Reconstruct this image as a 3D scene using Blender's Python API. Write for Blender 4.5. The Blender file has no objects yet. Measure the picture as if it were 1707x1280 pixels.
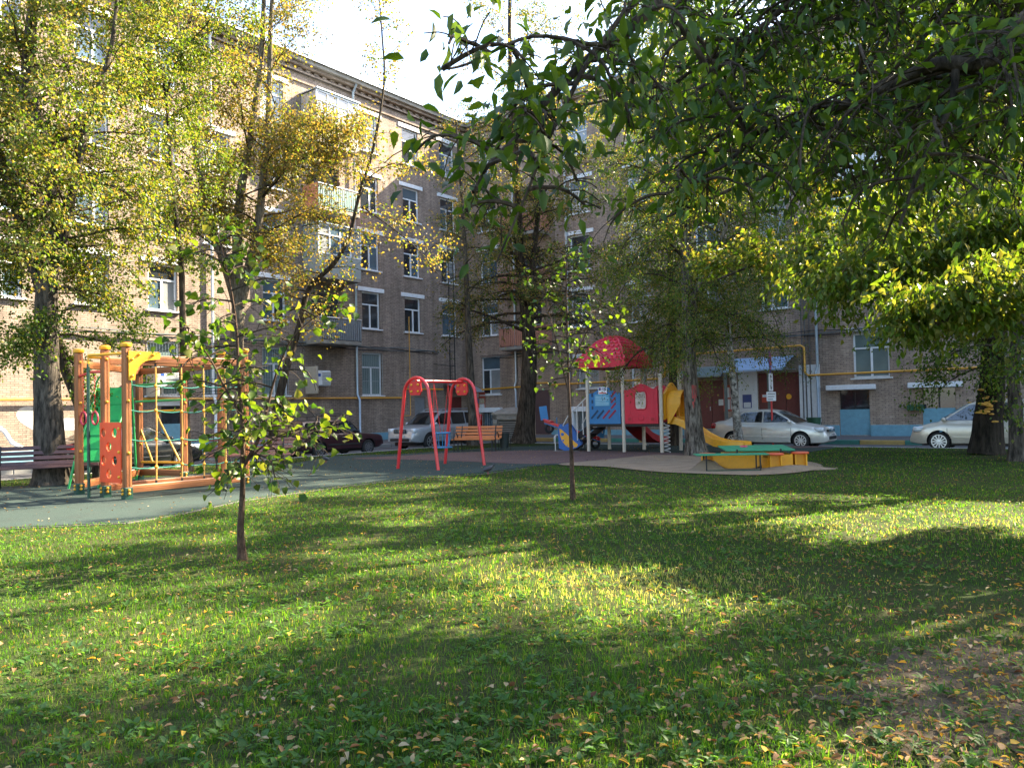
import bpy, bmesh, math, random
import numpy as np
from mathutils import Vector, Matrix

# ------------------------------------------------------------------ camera, world, sun, exposure
SC = bpy.context.scene
COL = SC.collection
F_PX, CX, CY = 1320.0, 853.5, 640.0
CAM = Vector((0, 0, 1.6))
PITCH, ROLL = math.atan(40 / F_PX), 0.022
_F = Vector((0, math.cos(PITCH), math.sin(PITCH)))
_R0 = Vector((1, 0, 0)); _U0 = Vector((0, -math.sin(PITCH), math.cos(PITCH)))
_R = _R0 * math.cos(ROLL) - _U0 * math.sin(ROLL)
_U = _R0 * math.sin(ROLL) + _U0 * math.cos(ROLL)
cd = bpy.data.cameras.new('camera'); cam = bpy.data.objects.new('camera', cd); COL.objects.link(cam)
cd.sensor_fit = 'HORIZONTAL'; cd.sensor_width = 36.0; cd.lens = 36.0 * F_PX / 1707.0
cd.clip_start = 0.05; cd.clip_end = 2000
_m = Matrix((_R, _U, -_F)).transposed().to_4x4(); _m.translation = CAM
cam.matrix_world = _m
SC.camera = cam

SUN_AZ, SUN_EL = math.radians(60), math.radians(38)
w = bpy.data.worlds.new('World'); SC.world = w; w.use_nodes = True
nt = w.node_tree; nt.nodes.clear()
sky = nt.nodes.new('ShaderNodeTexSky'); sky.sky_type = 'NISHITA'; sky.sun_disc = False
sky.sun_elevation = SUN_EL; sky.sun_rotation = SUN_AZ; sky.air_density = 1.0; sky.dust_density = 2.0; sky.ozone_density = 1.0
bg = nt.nodes.new('ShaderNodeBackground'); bg.inputs[1].default_value = 0.10
wo = nt.nodes.new('ShaderNodeOutputWorld')
nt.links.new(sky.outputs[0], bg.inputs[0]); nt.links.new(bg.outputs[0], wo.inputs[0])
sd = bpy.data.lights.new('sun', 'SUN'); sd.energy = 5.0; sd.angle = math.radians(0.5); sd.color = (1.0, 0.86, 0.63)
sun = bpy.data.objects.new('sun', sd); COL.objects.link(sun)
S_DIR = Vector((math.sin(SUN_AZ) * math.cos(SUN_EL), math.cos(SUN_AZ) * math.cos(SUN_EL), math.sin(SUN_EL)))
sun.rotation_euler = S_DIR.to_track_quat('Z', 'Y').to_euler(); sun.location = S_DIR * 60
SC.view_settings.view_transform = 'Standard'; SC.view_settings.look = 'None'
SC.view_settings.exposure = 2.9; SC.view_settings.gamma = 1.0; SC.view_settings.use_curve_mapping = False
SC.cycles.max_bounces = 8; SC.cycles.diffuse_bounces = 4; SC.cycles.glossy_bounces = 3
SC.cycles.transmission_bounces = 5; SC.cycles.transparent_max_bounces = 6
SC.cycles.sample_clamp_indirect = 6.0; SC.cycles.caustics_reflective = False; SC.cycles.caustics_refractive = False

# ------------------------------------------------------------------ pixels of the photograph -> rays
def ray(px, py):
    return _F + _R * ((px - CX) / F_PX) + _U * ((CY - py) / F_PX)
def gnd(px, py, z=0.0):
    d = ray(px, py); t = (z - CAM.z) / d.z
    return CAM + d * t
def at(px, py, Y):
    d = ray(px, py); return CAM + d * (Y / d.y)

# building grid of the yard
AZ = math.radians(37.5)
DA = Vector((math.sin(AZ), math.cos(AZ), 0)); DB = Vector((math.cos(AZ), -math.sin(AZ), 0))
NA = Vector((math.cos(AZ), -math.sin(AZ), 0)); NB = Vector((-math.sin(AZ), -math.cos(AZ), 0))
CORN = Vector((-2.63, 49.3, 0))
def yard(a, b, z=0.0):          # a metres out from wing A, b metres out from wing B
    return CORN + NA * a + NB * b + Vector((0, 0, z))
def onA(px, py):                # pixel -> (u, z) on the facade of wing A
    d = ray(px, py); t = (CORN - CAM).dot(NA) / d.dot(NA); p = CAM + d * t
    return (p - CORN).dot(-DA), p.z
def onB(px, py):
    d = ray(px, py); t = (CORN - CAM).dot(NB) / d.dot(NB); p = CAM + d * t
    return (p - CORN).dot(DB), p.z

# ------------------------------------------------------------------ helpers: objects
def tag(o, label=None, cat=None, group=None, kind=None):
    if label: o['label'] = label
    if cat: o['category'] = cat
    if group: o['group'] = group
    if kind: o['kind'] = kind
    return o
def thing(name, label, cat, loc=(0, 0, 0), rz=0.0, group=None):
    o = bpy.data.objects.new(name, None); COL.objects.link(o)
    o.empty_display_size = 0.1
    o.location = loc; o.rotation_euler = (0, 0, rz)
    return tag(o, label, cat, group)
def link(name, me, parent=None, loc=None):
    o = bpy.data.objects.new(name, me); COL.objects.link(o)
    if parent: o.parent = parent
    if loc is not None: o.location = loc
    return o

class MB:
    """collects shapes; build() links them as ONE mesh object"""
    def __init__(s): s.v = []; s.f = []
    def add(s, vs, fs, M=None):
        n = len(s.v)
        s.v += [tuple(M @ Vector(v)) for v in vs] if M is not None else [tuple(v) for v in vs]
        s.f += [tuple(i + n for i in f) for f in fs]
        return s
    def box(s, x0, x1, y0, y1, z0, z1, M=None, ch=0.0):
        if ch <= 0:
            return s.add([(x0, y0, z0), (x1, y0, z0), (x1, y1, z0), (x0, y1, z0), (x0, y0, z1), (x1, y0, z1), (x1, y1, z1), (x0, y1, z1)],
                         [(0, 3, 2, 1), (4, 5, 6, 7), (0, 1, 5, 4), (1, 2, 6, 5), (2, 3, 7, 6), (3, 0, 4, 7)], M)
        c = min(ch, (x1 - x0) * .45, (y1 - y0) * .45, (z1 - z0) * .45)
        def ring(xa, xb, ya, yb, z):
            return [(xa + c, ya, z), (xb - c, ya, z), (xb, ya + c, z), (xb, yb - c, z), (xb - c, yb, z), (xa + c, yb, z), (xa, yb - c, z), (xa, ya + c, z)]
        vs = ring(x0 + c * .6, x1 - c * .6, y0 + c * .6, y1 - c * .6, z0) + ring(x0, x1, y0, y1, z0 + c) + ring(x0, x1, y0, y1, z1 - c) + ring(x0 + c * .6, x1 - c * .6, y0 + c * .6, y1 - c * .6, z1)
        fs = [tuple(range(7, -1, -1)), tuple(range(24, 32))]
        for k in range(3):
            for i in range(8): fs.append((k * 8 + i, k * 8 + (i + 1) % 8, k * 8 + 8 + (i + 1) % 8, k * 8 + 8 + i))
        return s.add(vs, fs, M)
    def tube(s, pts, r, n=8, caps=True, M=None, close=False):
        P = [Vector(p) for p in pts]; k = len(P)
        rr = r if isinstance(r, (list, tuple)) else [r] * k
        vs, fs = [], []
        t0 = (P[1] - P[0]).normalized()
        ref = Vector((0, 0, 1)) if abs(t0.z) < .9 else Vector((1, 0, 0))
        u = t0.cross(ref).normalized()
        for i in range(k):
            a = P[(i - 1) % k] if (i > 0 or close) else P[i]
            b = P[(i + 1) % k] if (i < k - 1 or close) else P[i]
            t = (b - a).normalized()
            u = (u - t * u.dot(t)); u = u.normalized() if u.length > 1e-6 else t.orthogonal().normalized()
            w_ = t.cross(u)
            for j in range(n):
                an = 2 * math.pi * j / n
                vs.append(P[i] + (u * math.cos(an) + w_ * math.sin(an)) * rr[i])
        m = k if close else k - 1
        for i in range(m):
            a = i * n; b = ((i + 1) % k) * n
            for j in range(n): fs.append((a + j, a + (j + 1) % n, b + (j + 1) % n, b + j))
        if caps and not close:
            fs.append(tuple(range(n - 1, -1, -1))); fs.append(tuple(range((k - 1) * n, k * n)))
        return s.add(vs, fs, M)
    def lathe(s, prof, n=16, M=None, ring=False):       # prof: (r, z); ring: closed hollow section
        vs, fs = [], []
        for r, z in prof:
            for j in range(n): vs.append((r * math.cos(2 * math.pi * j / n), r * math.sin(2 * math.pi * j / n), z))
        k = len(prof)
        for i in range(k if ring else k - 1):
            for j in range(n): fs.append((i * n + j, i * n + (j + 1) % n, ((i + 1) % k) * n + (j + 1) % n, ((i + 1) % k) * n + j))
        if not ring: fs.append(tuple(range(n - 1, -1, -1))); fs.append(tuple(range((k - 1) * n, k * n)))
        return s.add(vs, fs, M)
    def prism(s, poly, t0, t1, M=None):     # poly in local xz, thickness along y
        n = len(poly)
        vs = [(x, t0, z) for x, z in poly] + [(x, t1, z) for x, z in poly]
        fs = [tuple(range(n)), tuple(range(2 * n - 1, n - 1, -1))] + [(i, i + n, (i + 1) % n + n, (i + 1) % n) for i in range(n)]
        return s.add(vs, fs, M)
    def sphere(s, c, r, n=10, m=6, sc=(1, 1, 1), M=None):
        vs = [(c[0], c[1], c[2] - r * sc[2])]; fs = []
        for i in range(1, m):
            a = -math.pi / 2 + math.pi * i / m
            for j in range(n):
                b = 2 * math.pi * j / n
                vs.append((c[0] + r * sc[0] * math.cos(a) * math.cos(b), c[1] + r * sc[1] * math.cos(a) * math.sin(b), c[2] + r * sc[2] * math.sin(a)))
        vs.append((c[0], c[1], c[2] + r * sc[2]))
        for j in range(n): fs.append((0, 1 + (j + 1) % n, 1 + j)); fs.append((len(vs) - 1, 1 + (m - 2) * n + j, 1 + (m - 2) * n + (j + 1) % n))
        for i in range(m - 2):
            for j in range(n): fs.append((1 + i * n + j, 1 + i * n + (j + 1) % n, 1 + (i + 1) * n + (j + 1) % n, 1 + (i + 1) * n + j))
        return s.add(vs, fs, M)
    def mesh(s, name, mat, smooth=None):
        me = bpy.data.meshes.new(name); me.from_pydata(s.v, [], s.f); me.update()
        bm = bmesh.new(); bm.from_mesh(me); bmesh.ops.recalc_face_normals(bm, faces=bm.faces); bm.to_mesh(me); bm.free()
        if mat: me.materials.append(mat)
        if smooth is not None:
            me.polygons.foreach_set('use_smooth', [True] * len(me.polygons))
            me.set_sharp_from_angle(angle=math.radians(smooth))
        return me
    def build(s, name, mat, parent=None, smooth=None, loc=None):
        return link(name, s.mesh(name, mat, smooth), parent, loc)

def np_mesh(name, V, Fc, mat, col=None, smooth=False):
    """V (n,3); Fc list of (m,k) index arrays; col (n,3)"""
    me = bpy.data.meshes.new(name)
    V = np.ascontiguousarray(V, dtype=np.float32)
    me.vertices.add(len(V)); me.vertices.foreach_set('co', V.ravel())
    li = np.concatenate([f.ravel() for f in Fc]).astype(np.int32)
    lt = np.concatenate([np.full(len(f), f.shape[1], dtype=np.int32) for f in Fc])
    ls = np.concatenate([[0], np.cumsum(lt)[:-1]]).astype(np.int32)
    me.loops.add(len(li)); me.loops.foreach_set('vertex_index', li)
    me.polygons.add(len(lt)); me.polygons.foreach_set('loop_start', ls)
    if smooth: me.polygons.foreach_set('use_smooth', np.ones(len(lt), dtype=bool))
    if col is not None:
        at_ = me.color_attributes.new('col', 'FLOAT_COLOR', 'POINT')
        c4 = np.ones((len(V), 4), dtype=np.float32); c4[:, :3] = col
        at_.data.foreach_set('color', c4.ravel())
    me.update(calc_edges=True); me.validate()
    me.materials.append(mat)
    return me

# ------------------------------------------------------------------ materials
_MC = {}
def _new(name):
    m = bpy.data.materials.new(name); m.use_nodes = True
    n = m.node_tree; b = n.nodes.get('Principled BSDF')
    return m, n, b
def N(nt_, t, **kw):
    n = nt_.nodes.new(t)
    for k, v in kw.items():
        if k.startswith('i_'): n.inputs[int(k[2:])].default_value = v
        else: setattr(n, k, v)
    return n
def mat(name, col, rough=0.5, metal=0.0, var=0.12, scale=6.0, bump=0.0, bscale=40.0, spec=0.5, coat=0.0, dirt=0.0, dirtcol=(.10, .08, .06)):
    if name in _MC: return _MC[name]
    m, n, b = _new(name)
    tc = N(n, 'ShaderNodeTexCoord')
    nz = N(n, 'ShaderNodeTexNoise'); nz.inputs['Scale'].default_value = scale; nz.inputs['Detail'].default_value = 5
    n.links.new(tc.outputs['Object'], nz.inputs['Vector'])
    mr = N(n, 'ShaderNodeMapRange'); mr.inputs[1].default_value = .25; mr.inputs[2].default_value = .75
    mr.inputs[3].default_value = 1 - var; mr.inputs[4].default_value = 1 + var
    n.links.new(nz.outputs[0], mr.inputs[0])
    mx = N(n, 'ShaderNodeMix', data_type='RGBA', blend_type='MULTIPLY'); mx.inputs[0].default_value = 1
    mx.inputs[6].default_value = (*col, 1); n.links.new(mr.outputs[0], mx.inputs[7])
    out = mx.outputs[2]
    if dirt > 0:
        n2 = N(n, 'ShaderNodeTexNoise'); n2.inputs['Scale'].default_value = scale * 2.7; n2.inputs['Detail'].default_value = 8; n2.inputs['Roughness'].default_value = .7
        n.links.new(tc.outputs['Object'], n2.inputs['Vector'])
        r2 = N(n, 'ShaderNodeMapRange'); r2.inputs[1].default_value = .52; r2.inputs[2].default_value = .75; r2.inputs[4].default_value = dirt
        n.links.new(n2.outputs[0], r2.inputs[0])
        m2 = N(n, 'ShaderNodeMix', data_type='RGBA'); n.links.new(r2.outputs[0], m2.inputs[0]); n.links.new(out, m2.inputs[6]); m2.inputs[7].default_value = (*dirtcol, 1)
        out = m2.outputs[2]
    n.links.new(out, b.inputs['Base Color'])
    b.inputs['Roughness'].default_value = rough; b.inputs['Metallic'].default_value = metal
    b.inputs['Specular IOR Level'].default_value = spec; b.inputs['Coat Weight'].default_value = coat
    if bump > 0:
        n3 = N(n, 'ShaderNodeTexNoise'); n3.inputs['Scale'].default_value = bscale; n3.inputs['Detail'].default_value = 4
        n.links.new(tc.outputs['Object'], n3.inputs['Vector'])
        bp = N(n, 'ShaderNodeBump'); bp.inputs['Strength'].default_value = bump; bp.inputs['Distance'].default_value = .02
        n.links.new(n3.outputs[0], bp.inputs['Height']); n.links.new(bp.outputs[0], b.inputs['Normal'])
    _MC[name] = m
    return m

def leaf_mat(name, trans=0.45, tint=(1.25, 1.15, .45), rough=.45, spec=.35):
    m, n, b = _new(name)
    a = N(n, 'ShaderNodeAttribute', attribute_name='col')
    n.links.new(a.outputs['Color'], b.inputs['Base Color']); b.inputs['Roughness'].default_value = rough
    b.inputs['Specular IOR Level'].default_value = spec
    tr = N(n, 'ShaderNodeBsdfTranslucent')
    mx = N(n, 'ShaderNodeMix', data_type='RGBA', blend_type='MULTIPLY'); mx.inputs[0].default_value = 1
    n.links.new(a.outputs['Color'], mx.inputs[6]); mx.inputs[7].default_value = (*tint, 1); n.links.new(mx.outputs[2], tr.inputs[0])
    ms = N(n, 'ShaderNodeMixShader'); ms.inputs[0].default_value = trans
    n.links.new(b.outputs[0], ms.inputs[1]); n.links.new(tr.outputs[0], ms.inputs[2])
    n.links.new(ms.outputs[0], n.nodes['Material Output'].inputs[0])
    return m
LEAF = leaf_mat('leaf', .52, (1.75, 1.55, .55), .42, .32)
GRASS = leaf_mat('grass', .52, (2.5, 2.35, .8), .5, .25)
LITTER = leaf_mat('dry_leaf', .3, (1.4, 1.2, .7), .7, .2)

def bark_mat(name, c1, c2, scale=14, zs=.18, bump=.9, white=None):
    m, n, b = _new(name)
    tc = N(n, 'ShaderNodeTexCoord'); mp = N(n, 'ShaderNodeMapping'); mp.inputs['Scale'].default_value = (1, 1, zs)
    n.links.new(tc.outputs['Object'], mp.inputs[0])
    vz = N(n, 'ShaderNodeTexNoise'); vz.inputs['Scale'].default_value = scale; vz.inputs['Detail'].default_value = 7; vz.inputs['Roughness'].default_value = .65
    n.links.new(mp.outputs[0], vz.inputs['Vector'])
    rp = N(n, 'ShaderNodeValToRGB'); rp.color_ramp.elements[0].position = .36; rp.color_ramp.elements[0].color = (*c1, 1)
    rp.color_ramp.elements[1].position = .62; rp.color_ramp.elements[1].color = (*c2, 1)
    n.links.new(vz.outputs[0], rp.inputs[0]); out = rp.outputs[0]
    n2 = N(n, 'ShaderNodeTexNoise'); n2.inputs['Scale'].default_value = 1.7; n2.inputs['Detail'].default_value = 4; n.links.new(tc.outputs['Object'], n2.inputs['Vector'])
    mr = N(n, 'ShaderNodeMapRange'); mr.inputs[1].default_value = .3; mr.inputs[2].default_value = .7; mr.inputs[3].default_value = .65; mr.inputs[4].default_value = 1.3
    n.links.new(n2.outputs[0], mr.inputs[0])
    mm = N(n, 'ShaderNodeMix', data_type='RGBA', blend_type='MULTIPLY'); mm.inputs[0].default_value = 1; n.links.new(out, mm.inputs[6]); n.links.new(mr.outputs[0], mm.inputs[7])
    n.links.new(mm.outputs[2], b.inputs['Base Color']); b.inputs['Roughness'].default_value = .9; b.inputs['Specular IOR Level'].default_value = .15
    bp = N(n, 'ShaderNodeBump'); bp.inputs['Strength'].default_value = bump; bp.inputs['Distance'].default_value = .05
    n.links.new(vz.outputs[0], bp.inputs['Height']); n.links.new(bp.outputs[0], b.inputs['Normal'])
    return m
BARK = bark_mat('bark', (.014, .011, .008), (.085, .065, .047))
BARK_DARK = bark_mat('bark_dark', (.008, .007, .005), (.045, .036, .026), 10, .14, 1.2)
BARK_BROWN = bark_mat('bark_brown', (.03, .018, .012), (.10, .062, .042), 26, .4, .5)
BARK_GREY = bark_mat('bark_grey', (.022, .019, .015), (.115, .095, .075), 15, .2, 1.1)
BARK_TWIG = bark_mat('bark_twig', (.018, .013, .009), (.075, .056, .04), 30, .3, .3)
BARK_PALE = bark_mat('bark_pale', (.05, .042, .03), (.19, .16, .12), 22, .25, .5)
BIRCH = bark_mat('birch_bark', (.03, .026, .022), (.50, .47, .42), 9, .9, .7)
BIRCH_OLD = bark_mat('birch_bark_old', (.018, .013, .009), (.24, .205, .165), 13, .22, 1.3)

def brick_mat(name, c1, c2, mortar):
    m, n, b = _new(name)
    tc = N(n, 'ShaderNodeTexCoord'); sp = N(n, 'ShaderNodeSeparateXYZ'); cb = N(n, 'ShaderNodeCombineXYZ')
    n.links.new(tc.outputs['Object'], sp.inputs[0])
    ad = N(n, 'ShaderNodeMath', operation='ADD'); n.links.new(sp.outputs[0], ad.inputs[0]); n.links.new(sp.outputs[1], ad.inputs[1])
    n.links.new(ad.outputs[0], cb.inputs[0]); n.links.new(sp.outputs[2], cb.inputs[1])
    bt = N(n, 'ShaderNodeTexBrick'); bt.offset = .5
    bt.inputs['Color1'].default_value = (*c1, 1); bt.inputs['Color2'].default_value = (*c2, 1); bt.inputs['Mortar'].default_value = (*mortar, 1)
    bt.inputs['Scale'].default_value = 1; bt.inputs['Mortar Size'].default_value = .0075; bt.inputs['Mortar Smooth'].default_value = .1
    bt.inputs['Bias'].default_value = 0; bt.inputs['Brick Width'].default_value = .26; bt.inputs['Row Height'].default_value = .082
    n.links.new(cb.outputs[0], bt.inputs['Vector'])
    nz = N(n, 'ShaderNodeTexNoise'); nz.inputs['Scale'].default_value = .55; nz.inputs['Detail'].default_value = 8; nz.inputs['Roughness'].default_value = .65
    n.links.new(tc.outputs['Object'], nz.inputs['Vector'])
    mr = N(n, 'ShaderNodeMapRange'); mr.inputs[1].default_value = .3; mr.inputs[2].default_value = .72; mr.inputs[3].default_value = .72; mr.inputs[4].default_value = 1.18
    n.links.new(nz.outputs[0], mr.inputs[0])
    n2 = N(n, 'ShaderNodeTexNoise'); n2.inputs['Scale'].default_value = 9; n2.inputs['Detail'].default_value = 4; n.links.new(tc.outputs['Object'], n2.inputs['Vector'])
    m2 = N(n, 'ShaderNodeMapRange'); m2.inputs[1].default_value = .3; m2.inputs[2].default_value = .7; m2.inputs[3].default_value = .85; m2.inputs[4].default_value = 1.15; n.links.new(n2.outputs[0], m2.inputs[0])
    mp3 = N(n, 'ShaderNodeMapping'); mp3.inputs['Scale'].default_value = (1.6, 1.6, .09); n.links.new(tc.outputs['Object'], mp3.inputs[0])
    n3 = N(n, 'ShaderNodeTexNoise'); n3.inputs['Scale'].default_value = 1.5; n3.inputs['Detail'].default_value = 6; n3.inputs['Roughness'].default_value = .7; n.links.new(mp3.outputs[0], n3.inputs['Vector'])
    m3 = N(n, 'ShaderNodeMapRange'); m3.inputs[1].default_value = .35; m3.inputs[2].default_value = .65; m3.inputs[3].default_value = .74; m3.inputs[4].default_value = 1.12; n.links.new(n3.outputs[0], m3.inputs[0])
    mu0 = N(n, 'ShaderNodeMath', operation='MULTIPLY'); n.links.new(mr.outputs[0], mu0.inputs[0]); n.links.new(m3.outputs[0], mu0.inputs[1])
    mul = N(n, 'ShaderNodeMath', operation='MULTIPLY'); n.links.new(mu0.outputs[0], mul.inputs[0]); n.links.new(m2.outputs[0], mul.inputs[1])
    mx = N(n, 'ShaderNodeMix', data_type='RGBA', blend_type='MULTIPLY'); mx.inputs[0].default_value = 1
    n.links.new(bt.outputs[0], mx.inputs[6]); n.links.new(mul.outputs[0], mx.inputs[7]); n.links.new(mx.outputs[2], b.inputs['Base Color'])
    b.inputs['Roughness'].default_value = .9; b.inputs['Specular IOR Level'].default_value = .2
    bp = N(n, 'ShaderNodeBump', invert=True); bp.inputs['Strength'].default_value = .8; bp.inputs['Distance'].default_value = .015
    n.links.new(bt.outputs['Fac'], bp.inputs['Height']); n.links.new(bp.outputs[0], b.inputs['Normal'])
    return m
BRICK = brick_mat('brick_wall', (.40, .31, .245), (.30, .23, .185), (.145, .125, .112))
BRICKB = brick_mat('brick_wall_b', (.46, .35, .27), (.35, .26, .205), (.165, .137, .115))

def glass_mat(name, col, rough=.06, spec=.9):
    m, n, b = _new(name)
    tc = N(n, 'ShaderNodeTexCoord'); nz = N(n, 'ShaderNodeTexNoise'); nz.inputs['Scale'].default_value = 1.3; n.links.new(tc.outputs['Object'], nz.inputs['Vector'])
    mx = N(n, 'ShaderNodeMix', data_type='RGBA'); mx.inputs[6].default_value = (*[c * .6 for c in col], 1); mx.inputs[7].default_value = (*[min(1, c * 1.4) for c in col], 1)
    n.links.new(nz.outputs[0], mx.inputs[0]); n.links.new(mx.outputs[2], b.inputs['Base Color'])
    b.inputs['Roughness'].default_value = rough; b.inputs['Specular IOR Level'].default_value = spec; b.inputs['IOR'].default_value = 1.55
    bp = N(n, 'ShaderNodeBump'); bp.inputs['Strength'].default_value = .04; n.links.new(nz.outputs[0], bp.inputs['Height']); n.links.new(bp.outputs[0], b.inputs['Normal'])
    return m
GL_DARK = glass_mat('glass_dark', (.025, .03, .035)); GL_BLUE = glass_mat('glass_blue', (.07, .11, .14)); GL_CURT = glass_mat('glass_curtain', (.26, .27, .27))
GL_CAR = glass_mat('glass_car', (.012, .014, .016), .03)
GL_TEAL = glass_mat('glass_teal', (.12, .17, .17), .2, .4)

WHITE = mat('white_paint', (.72, .74, .76), .45, var=.08, scale=5, dirt=.25)
TEALWALL = mat('teal_wall_paint', (.16, .34, .43), .8, var=.12, dirt=.3)
METAL_GREY = mat('grey_metal', (.32, .35, .38), .4, .6, var=.1)
ZINC = mat('zinc_sheet', (.42, .50, .58), .35, .5, var=.1)
CONC = mat('concrete', (.26, .24, .21), .95, var=.2, scale=3, bump=.5, dirt=.5)
BLACK = mat('black_metal', (.02, .02, .022), .45, .3)
GASPIPE = mat('yellow_gas_paint', (.62, .30, .025), .4, var=.08, dirt=.15)
DOOR_RED = mat('door_oxide_red', (.13, .022, .018), .5, var=.15, dirt=.3)
DOOR_BRN = mat('door_brown', (.085, .045, .045), .55, var=.1)
RED = mat('red_paint', (.62, .025, .03), .35, var=.06, coat=.3, dirt=.28, dirtcol=(.12, .10, .085))
REDP = mat('red_plastic', (.60, .022, .05), .4, var=.06, spec=.4, dirt=.28, dirtcol=(.12, .10, .085))
ORANGE = mat('orange_panel', (.90, .085, .02), .42, var=.07, dirt=.12)
YEL = mat('yellow_plastic', (.78, .36, .015), .4, var=.06, dirt=.28, dirtcol=(.12, .10, .085))
BLUEP = mat('blue_plastic', (.02, .17, .38), .42, var=.07, dirt=.28, dirtcol=(.12, .10, .085))
GREENP = mat('green_paint', (.02, .30, .07), .45, var=.08, dirt=.28, dirtcol=(.12, .10, .085))
GREEN_LID = mat('green_lid', (.025, .25, .12), .5, var=.12, dirt=.25, dirtcol=(.25, .22, .15))
GREEN_DK = mat('dark_green_paint', (.01, .055, .035), .4)
ROPE_G = mat('green_rope', (.015, .16, .12), .8); ROPE_Y = mat('yellow_rope', (.62, .36, .08), .7)
POST_BEIGE = mat('beige_post', (.55, .47, .37), .5, var=.05, dirt=.28, dirtcol=(.12, .10, .085))
CHROME = mat('chrome', (.7, .7, .72), .15, 1.0, var=.03)
TYRE = mat('tyre', (.018, .018, .019), .85)
ALLOY = mat('alloy', (.55, .56, .58), .3, .8, var=.04)
PLASTIC_BK = mat('black_plastic', (.02, .02, .022), .6)
HEADL = mat('headlight', (.55, .60, .64), .08, .1, spec=.9); TAILL = mat('tail_light', (.40, .01, .012), .15, spec=.8)
AMBER = mat('amber_light', (.6, .16, .02), .2)
ASPHALT = mat('asphalt', (.085, .085, .09), .92, var=.22, scale=1.4, bump=.4, bscale=160, dirt=.25, dirtcol=(.16, .15, .13))
PAVE = mat('pavement_asphalt', (.12, .115, .115), .92, var=.2, scale=1.1, bump=.4, bscale=160, dirt=.25, dirtcol=(.2, .19, .17))
KERB_G = mat('kerb_green', (.05, .19, .15), .8, dirt=.4); KERB_Y = mat('kerb_yellow', (.40, .27, .09), .8, dirt=.4); KERB_S = mat('kerb_stone_grey', (.30, .29, .27), .9, dirt=.4)
RUB_G = mat('rubber_green', (.013, .032, .026), .95, var=.16, scale=1.3, bump=.5, bscale=240, dirt=.4, dirtcol=(.035, .04, .034))
RUB_R = mat('rubber_red', (.11, .062, .056), .95, var=.16, scale=1.3, bump=.5, bscale=240, dirt=.5, dirtcol=(.13, .10, .08))
SAND = mat('sand', (.25, .18, .115), .98, var=.2, scale=2.2, bump=.8, bscale=60, dirt=.5, dirtcol=(.15, .105, .065))
POSTER_MAT = mat('poster_paper', (.6, .6, .6), .7)

def wood_mat(name, c1, c2, axis='Z', rough=.5):
    m, n, b = _new(name)
    tc = N(n, 'ShaderNodeTexCoord'); mp = N(n, 'ShaderNodeMapping')
    sc = {'X': (.6, 14, 14), 'Y': (14, .6, 14), 'Z': (14, 14, .6)}[axis]; mp.inputs['Scale'].default_value = sc
    n.links.new(tc.outputs['Object'], mp.inputs[0])
    nz = N(n, 'ShaderNodeTexNoise'); nz.inputs['Scale'].default_value = 1.6; nz.inputs['Detail'].default_value = 6; n.links.new(mp.outputs[0], nz.inputs['Vector'])
    rp = N(n, 'ShaderNodeValToRGB'); rp.color_ramp.elements[0].position = .3; rp.color_ramp.elements[0].color = (*c1, 1); rp.color_ramp.elements[1].position = .72; rp.color_ramp.elements[1].color = (*c2, 1)
    n.links.new(nz.outputs[0], rp.inputs[0]); n.links.new(rp.outputs[0], b.inputs['Base Color'])
    b.inputs['Roughness'].default_value = rough
    bp = N(n, 'ShaderNodeBump'); bp.inputs['Strength'].default_value = .3; bp.inputs['Distance'].default_value = .01; n.links.new(nz.outputs[0], bp.inputs['Height']); n.links.new(bp.outputs[0], b.inputs['Normal'])
    return m
WOOD_Z = wood_mat('wood_orange_z', (.20, .062, .018), (.40, .150, .045), 'Z')
WOOD_X = wood_mat('wood_orange_x', (.19, .060, .018), (.37, .140, .045), 'X')
SLAT_BRN = wood_mat('slat_brown', (.055, .026, .024), (.11, .05, .045), 'X', .5)
SLAT_RED = wood_mat('slat_redbrown', (.16, .07, .05), (.28, .13, .09), 'X', .5)
SLAT_ORG = wood_mat('slat_orange', (.42, .12, .03), (.62, .21, .055), 'X', .5)

def soil_mat():
    m, n, b = _new('lawn_soil')
    tc = N(n, 'ShaderNodeTexCoord')
    nz = N(n, 'ShaderNodeTexNoise'); nz.inputs['Scale'].default_value = .8; nz.inputs['Detail'].default_value = 8; nz.inputs['Roughness'].default_value = .7; n.links.new(tc.outputs['Object'], nz.inputs['Vector'])
    rp = N(n, 'ShaderNodeValToRGB'); e = rp.color_ramp.elements
    e[0].position = .3; e[0].color = (.018, .042, .006, 1); e[1].position = .72; e[1].color = (.050, .046, .020, 1)
    n.links.new(nz.outputs[0], rp.inputs[0])
    n2 = N(n, 'ShaderNodeTexNoise'); n2.inputs['Scale'].default_value = 45; n2.inputs['Detail'].default_value = 5; n.links.new(tc.outputs['Object'], n2.inputs['Vector'])
    mr = N(n, 'ShaderNodeMapRange'); mr.inputs[1].default_value = .3; mr.inputs[2].default_value = .7; mr.inputs[3].default_value = .55; mr.inputs[4].default_value = 1.5; n.links.new(n2.outputs[0], mr.inputs[0])
    mx = N(n, 'ShaderNodeMix', data_type='RGBA', blend_type='MULTIPLY'); mx.inputs[0].default_value = 1; n.links.new(rp.outputs[0], mx.inputs[6]); n.links.new(mr.outputs[0], mx.inputs[7])
    n.links.new(mx.outputs[2], b.inputs['Base Color']); b.inputs['Roughness'].default_value = .95; b.inputs['Specular IOR Level'].default_value = .1
    bp = N(n, 'ShaderNodeBump'); bp.inputs['Strength'].default_value = .8; bp.inputs['Distance'].default_value = .03; n.links.new(n2.outputs[0], bp.inputs['Height']); n.links.new(bp.outputs[0], b.inputs['Normal'])
    return m
SOIL = soil_mat()
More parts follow.
